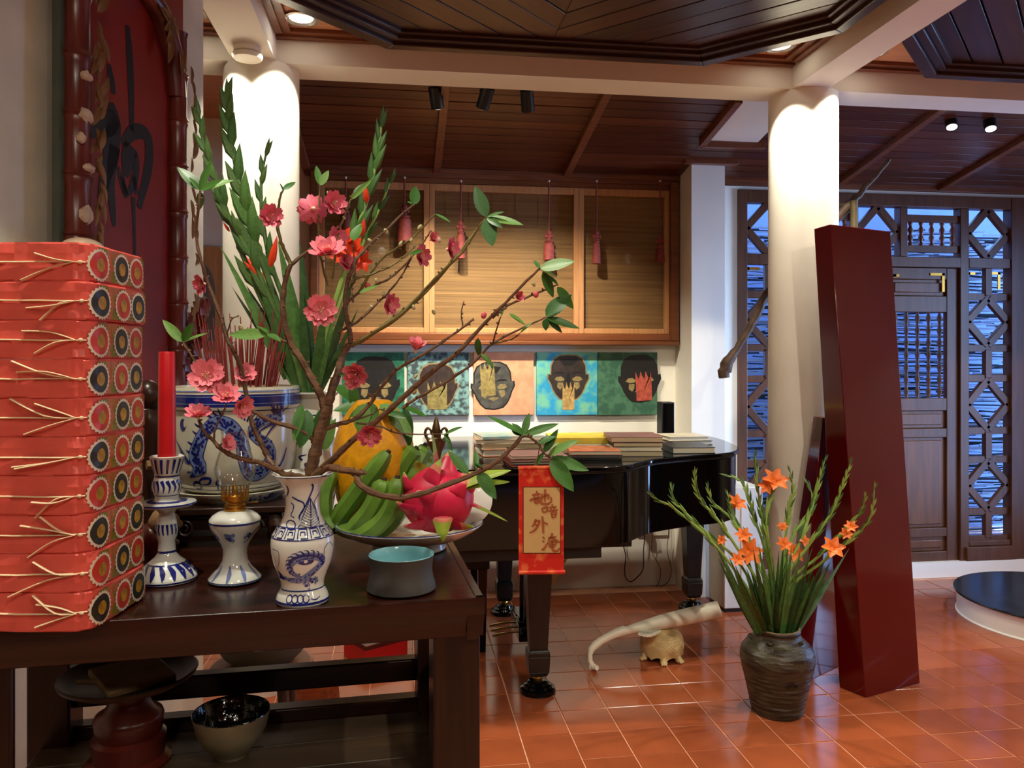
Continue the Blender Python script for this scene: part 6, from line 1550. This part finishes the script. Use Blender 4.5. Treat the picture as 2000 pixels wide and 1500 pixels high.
# leaves
for bx, by, tx, ty, w in ((391, 372, 348, 318, .36), (391, 370, 412, 312, .28), (391, 372, 452, 342, .30), (390, 374, 394, 412, .5), (391, 372, 370, 345, .3), (391, 371, 432, 350, .3), (357, 668, 316, 622, .32), (357, 668, 376, 630, .42), (358, 668, 404, 648, .26), (523, 653, 445, 652, .30), (523, 652, 548, 660, .5), (524, 652, 505, 632, .4), (553, 372, 577, 350, .34), (553, 372, 549, 358, .3), (625, 362, 618, 322, .34), (625, 362, 642, 332, .42), (690, 380, 715, 352, .32), (808, 400, 813, 362, .5), (808, 400, 796, 390, .4), (690, 470, 700, 432, .6), (686, 390, 726, 348, .2), (851, 418, 880, 432, .2), (752, 452, 734, 438, .3), (701, 572, 740, 555, .2), (800, 497, 830, 485, .24), (950, 424, 928, 362, .42), (950, 424, 1022, 436, .26), (950, 426, 962, 480, .52), (950, 424, 984, 412, .22), (951, 425, 978, 440, .3), (1054, 524, 1122, 508, .40), (1054, 524, 1044, 505, .4), (1054, 526, 1092, 540, .2), (1060, 530, 1082, 582, .34), (1090, 556, 1064, 530, .3), (1066, 618, 1112, 570, .5), (1066, 620, 1134, 640, .24), (1066, 622, 1066, 646, .6), (1088, 560, 1122, 604, .36), (1066, 620, 1100, 650, .3), (994, 612, 1028, 634, .34), (934, 660, 932, 700, .4), (940, 690, 966, 718, .38), (1016, 650, 1040, 628, .2), (978, 618, 986, 596, .4), (1022, 849, 952, 808, .26), (1022, 849, 1034, 806, .34), (1022, 850, 1092, 824, .22), (1022, 850, 998, 830, .6), (1022, 849, 1006, 826, .4), (1051, 866, 1082, 848, .5), (1062, 884, 1042, 912, .36), (1070, 890, 1122, 854, .28), (1076, 894, 1152, 918, .30), (1076, 894, 1120, 960, .42), (1062, 884, 1090, 838, .3), (1076, 892, 1094, 860, .3), (915, 926, 876, 880, .36), (930, 916, 930, 876, .3), (930, 922, 978, 972, .46), (940, 912, 925, 898, .4), (640, 792, 612, 868, .4), (600, 800, 588, 872, .5), (590, 790, 572, 862, .3), (868, 848, 902, 832, .3), (868, 848, 880, 864, .3), (868, 846, 884, 878, .28), (762, 806, 790, 812, .4), (660, 730, 700, 736, .35)):
    dd = {True: -.10, False: .0}[bx > 905 and by > 780 or bx > 990]
    leaf(pb, PX(bx, by, DV + dd), PX(tx, ty, DV + dd + R.uniform(-.03, .02)), w, R.uniform(-.5, .5))
# blossoms: two rings of petals and a tuft of stamens
def blossom_mesh(m, openness, n1, n2):
    mb = MB()
    for layer, n, sc, tilt in ((0, n1, 1.0, openness), (1, n2, .72, openness + .35)):
        for k in range(n):
            a = 2 * math.pi * (k + .5 * layer) / n + R.uniform(-.12, .12); tl = tilt + R.uniform(-.15, .15)
            vs = []; fs = []
            for i in range(6):
                s = i / 5; r = sc * (.06 + .94 * s); w = sc * .50 * (math.sin(math.pi * min(1, .12 + s * .74))) ** .9 * (1 if s < .95 else .8)
                for q in (-1, -.5, 0, .5, 1):
                    rr = r * math.cos(tl) - (.06 * sc if (i == 5 and q == 0) else 0); z = r * math.sin(tl) + .12 * s * s * sc + .14 * w * q * q + .02 * math.sin(7 * s + 5 * q + k)
                    vs.append((rr * math.cos(a) - q * w * .62 * math.sin(a), rr * math.sin(a) + q * w * .62 * math.cos(a), z))
            for i in range(5):
                for q in range(4): fs.append((i * 5 + q, i * 5 + q + 1, (i + 1) * 5 + q + 1, (i + 1) * 5 + q))
            mb.add(vs, fs)
    return mb.mesh('blossom', m, ang=80)
def stamen_mesh():
    mb = MB()
    for k in range(16):
        a = R.uniform(0, 6.28); t_ = R.uniform(.1, .7); d = Vector((math.cos(a) * math.sin(t_), math.sin(a) * math.sin(t_), math.cos(t_)))
        mb.tube([(0, 0, 0), d * .42], [.012, .009], 4); mb.ellipsoid(d * .44, (.03, .03, .03), 5, 4)
    mb.tube([(0, 0, -.28), (0, 0, -.1), (0, 0, .06)], [.05, .15, .12], 8)
    return mb.mesh('stamens', m_stamen)
BLS = [blossom_mesh(m_petal, .18, 10, 8), blossom_mesh(m_petal, .42, 9, 7), blossom_mesh(m_petal2, .38, 9, 7), blossom_mesh(m_petal, .75, 6, 5)]
STM = stamen_mesh()
def bls(px, py, size, nd, kind, dd=0.0):
    d = DV + dd; c = PX(px, py, d); r = size * .58 * d / FPX
    n = right * nd[0] + Vector((0, 0, 1)) * nd[1] + (CAMP - c).normalized() * nd[2]
    q = n.normalized().to_track_quat('Z', 'Y').to_matrix().to_4x4()
    o = inst('blossom', BLS[kind], pb, Matrix.Translation(c - PBR) @ q @ Matrix.Diagonal((r, r, r, 1)))
    inst('stamens', STM, o)
for a in ((528, 422, 44, (.3, .1, 1), 2, .0), (612, 408, 56, (-.2, -.1, -.8), 2, .02), (650, 398, 46, (.5, .2, .8), 2, .02), (655, 465, 42, (.6, .2, .7), 2, .03), (640, 496, 66, (-.1, .7, .6), 1, .0), (678, 516, 36, (.3, .3, .6), 2, .05), (626, 606, 58, (.1, .05, 1), 0, -.02), (397, 555, 38, (-.6, -.1, .6), 2, .01), (404, 735, 62, (-.1, .2, 1), 0, -.06), (478, 731, 40, (.1, .3, .8), 1, .04), (442, 776, 50, (.0, .5, .7), 1, -.06), (470, 792, 44, (.5, -.3, .5), 1, -.05), (387, 813, 48, (0, .8, .5), 1, -.07), (441, 866, 34, (.9, .2, .5), 1, -.06), (819, 501, 42, (.8, .1, .5), 2, .05), (842, 468, 30, (.5, .3, .7), 3, .05), (876, 487, 44, (.9, .1, .35), 2, -.03), (757, 594, 42, (.8, -.1, .5), 2, .06), (812, 684, 46, (.1, .9, .4), 3, -.08), (699, 727, 50, (-.4, -.4, .8), 1, -.04), (721, 846, 46, (.1, -.5, .8), 2, -.06), (1012, 581, 26, (.3, .2, 1), 3, -.09), (690, 742, 34, (-.5, -.3, .7), 1, -.04)): bls(*a)
bud_me = MB().ellipsoid((0, 0, 0), (.8, .8, 1), 8, 6).mesh('bud', m_bud); bud_me2 = MB().ellipsoid((0, 0, 0), (.7, .7, 1.1), 8, 6).mesh('bud', m_gbud)
for px, py, s, k, dd in ((1047, 575, 7, 0, -.08), (945, 616, 7, 0, -.09), (718, 558, 7, 0, .06), (486, 790, 8, 0, -.03), (470, 640, 7, 1, .02), (783, 476, 6, 1, .04), (803, 470, 5, 1, .04), (735, 548, 5, 1, .05), (754, 452, 6, 1, .05), (820, 444, 6, 1, .04), (886, 502, 6, 1, -.03), (858, 470, 5, 1, -.03), (750, 574, 5, 1, .06), (726, 600, 5, 1, .06), (652, 395, 5, 1, .02), (642, 378, 5, 1, .02), (672, 425, 4, 1, .03), (677, 405, 4, 1, .03), (810, 765, 6, 1, -.05), (812, 735, 5, 1, -.07), (804, 498, 5, 1, .06), (847, 610, 5, 1, -.02), (722, 470, 5, 1, .05), (808, 600, 5, 1, -.03), (1042, 555, 5, 1, -.09)):
    c = PX(px, py, DV + dd); r = s * (DV + dd) / FPX
    inst('bud', (bud_me, bud_me2)[k], pb, Matrix.Translation(c - PBR) @ Matrix.Rotation(R.uniform(-.8, .8), 4, 'Y') @ Matrix.Diagonal((r, r, r, 1)))

# ---- red hanging scroll with four brush characters
DS = DV - .10
SA = PX(1013, 914, DS); kS = DS / FPX
sc = thing('hanging_scroll', 'red brocade hanging scroll with four brush characters on tan paper', 'scroll', SA, -TH)
HX = lambda px: (px - 1000) * 0 + (px - 1013) * kS
sx = lambda X: (1000 + X * .16 - 1013) * kS            # from the close-up's own grid
sz = lambda Y: -(890 + Y * .16 - 914) * kS
MB().box(0, 88 * kS, -.0012, .0012, sz(1442), sz(150)).build('brocade', m_scroll, sc)
MB().tube([(-.001, 0, sz(150)), (88 * kS + .001, 0, sz(140))], [.0035, .0035], 12).build('top_rod', m_scroll, sc)
MB().tube([(.0, 0, sz(1425)), (88 * kS + .002, 0, sz(1420))], [.0035, .0035], 12).build('bottom_rod', m_scroll, sc)
MB().box(sx(134), sx(592), -.0019, -.0011, sz(1190), sz(378)).build('dark_border', m_wood2, sc)
MB().box(sx(142), sx(585), -.0024, -.0018, sz(1182), sz(386)).build('paper', m_paper, sc)
mb = MB(); fsx = lambda x, z: (x, -.0029, z)
def cs(pts, w=33): stroke(mb, fsx, [(sx(a), sz(b)) for a, b in pts], [w * .7 * .16 * kS, w * .16 * kS, w * .55 * .16 * kS], 0, 3)
for s in ([(300, 425), (303, 450)], [(245, 478), (300, 468), (345, 462)], [(275, 485), (268, 505)], [(325, 470), (318, 498)], [(215, 545), (260, 525), (355, 505)], [(270, 535), (285, 582)], [(275, 530), (330, 522), (322, 575)], [(285, 555), (322, 550)], [(288, 580), (320, 575)],
          [(405, 405), (402, 470), (400, 560)], [(365, 460), (362, 520), (350, 570), (400, 588), (450, 580), (480, 545), (470, 500)], [(365, 505), (400, 490), (445, 475), (440, 530)],
          [(365, 640), (378, 690)], [(368, 640), (430, 628), (425, 680)], [(382, 688), (425, 682)], [(490, 590), (493, 615)], [(455, 632), (545, 618)], [(470, 640), (478, 660)], [(520, 625), (510, 655)], [(445, 675), (560, 655)], [(478, 690), (490, 755)], [(480, 690), (535, 682), (528, 745)], [(485, 720), (530, 712)], [(490, 752), (528, 745)],
          [(290, 770), (275, 820), (245, 865)], [(285, 800), (335, 790), (310, 860), (270, 910), (215, 938)], [(278, 830), (310, 850)], [(370, 735), (378, 840), (380, 945)], [(385, 810), (440, 835)],
          [(375, 985), (395, 1010)], [(370, 1035), (395, 1050)], [(365, 1130), (385, 1140), (440, 1050)], [(490, 940), (480, 985), (440, 1040)], [(440, 1000), (540, 985)], [(495, 995), (560, 1045), (580, 1040)], [(450, 1060), (460, 1120)], [(455, 1055), (530, 1045), (525, 1100)], [(460, 1085), (525, 1078)], [(465, 1115), (525, 1105)], [(490, 1020), (492, 1120), (510, 1155), (560, 1155), (575, 1120)]): cs(s)
tag(mb.build('brush_characters', m_goldink, sc), kind='stuff')
MB().tube([PX(1045, 915, DS) - SA, PX(1050, 895, DS) - SA, PX(1054, 872, DS) - SA], [.0008, .0008], 5).build('hanging_loop', m_redcord, sc).rotation_euler[2] = TH
for o in list(COL.objects):
    if o.name.startswith('blue_brushwork'): o['kind'] = 'stuff'
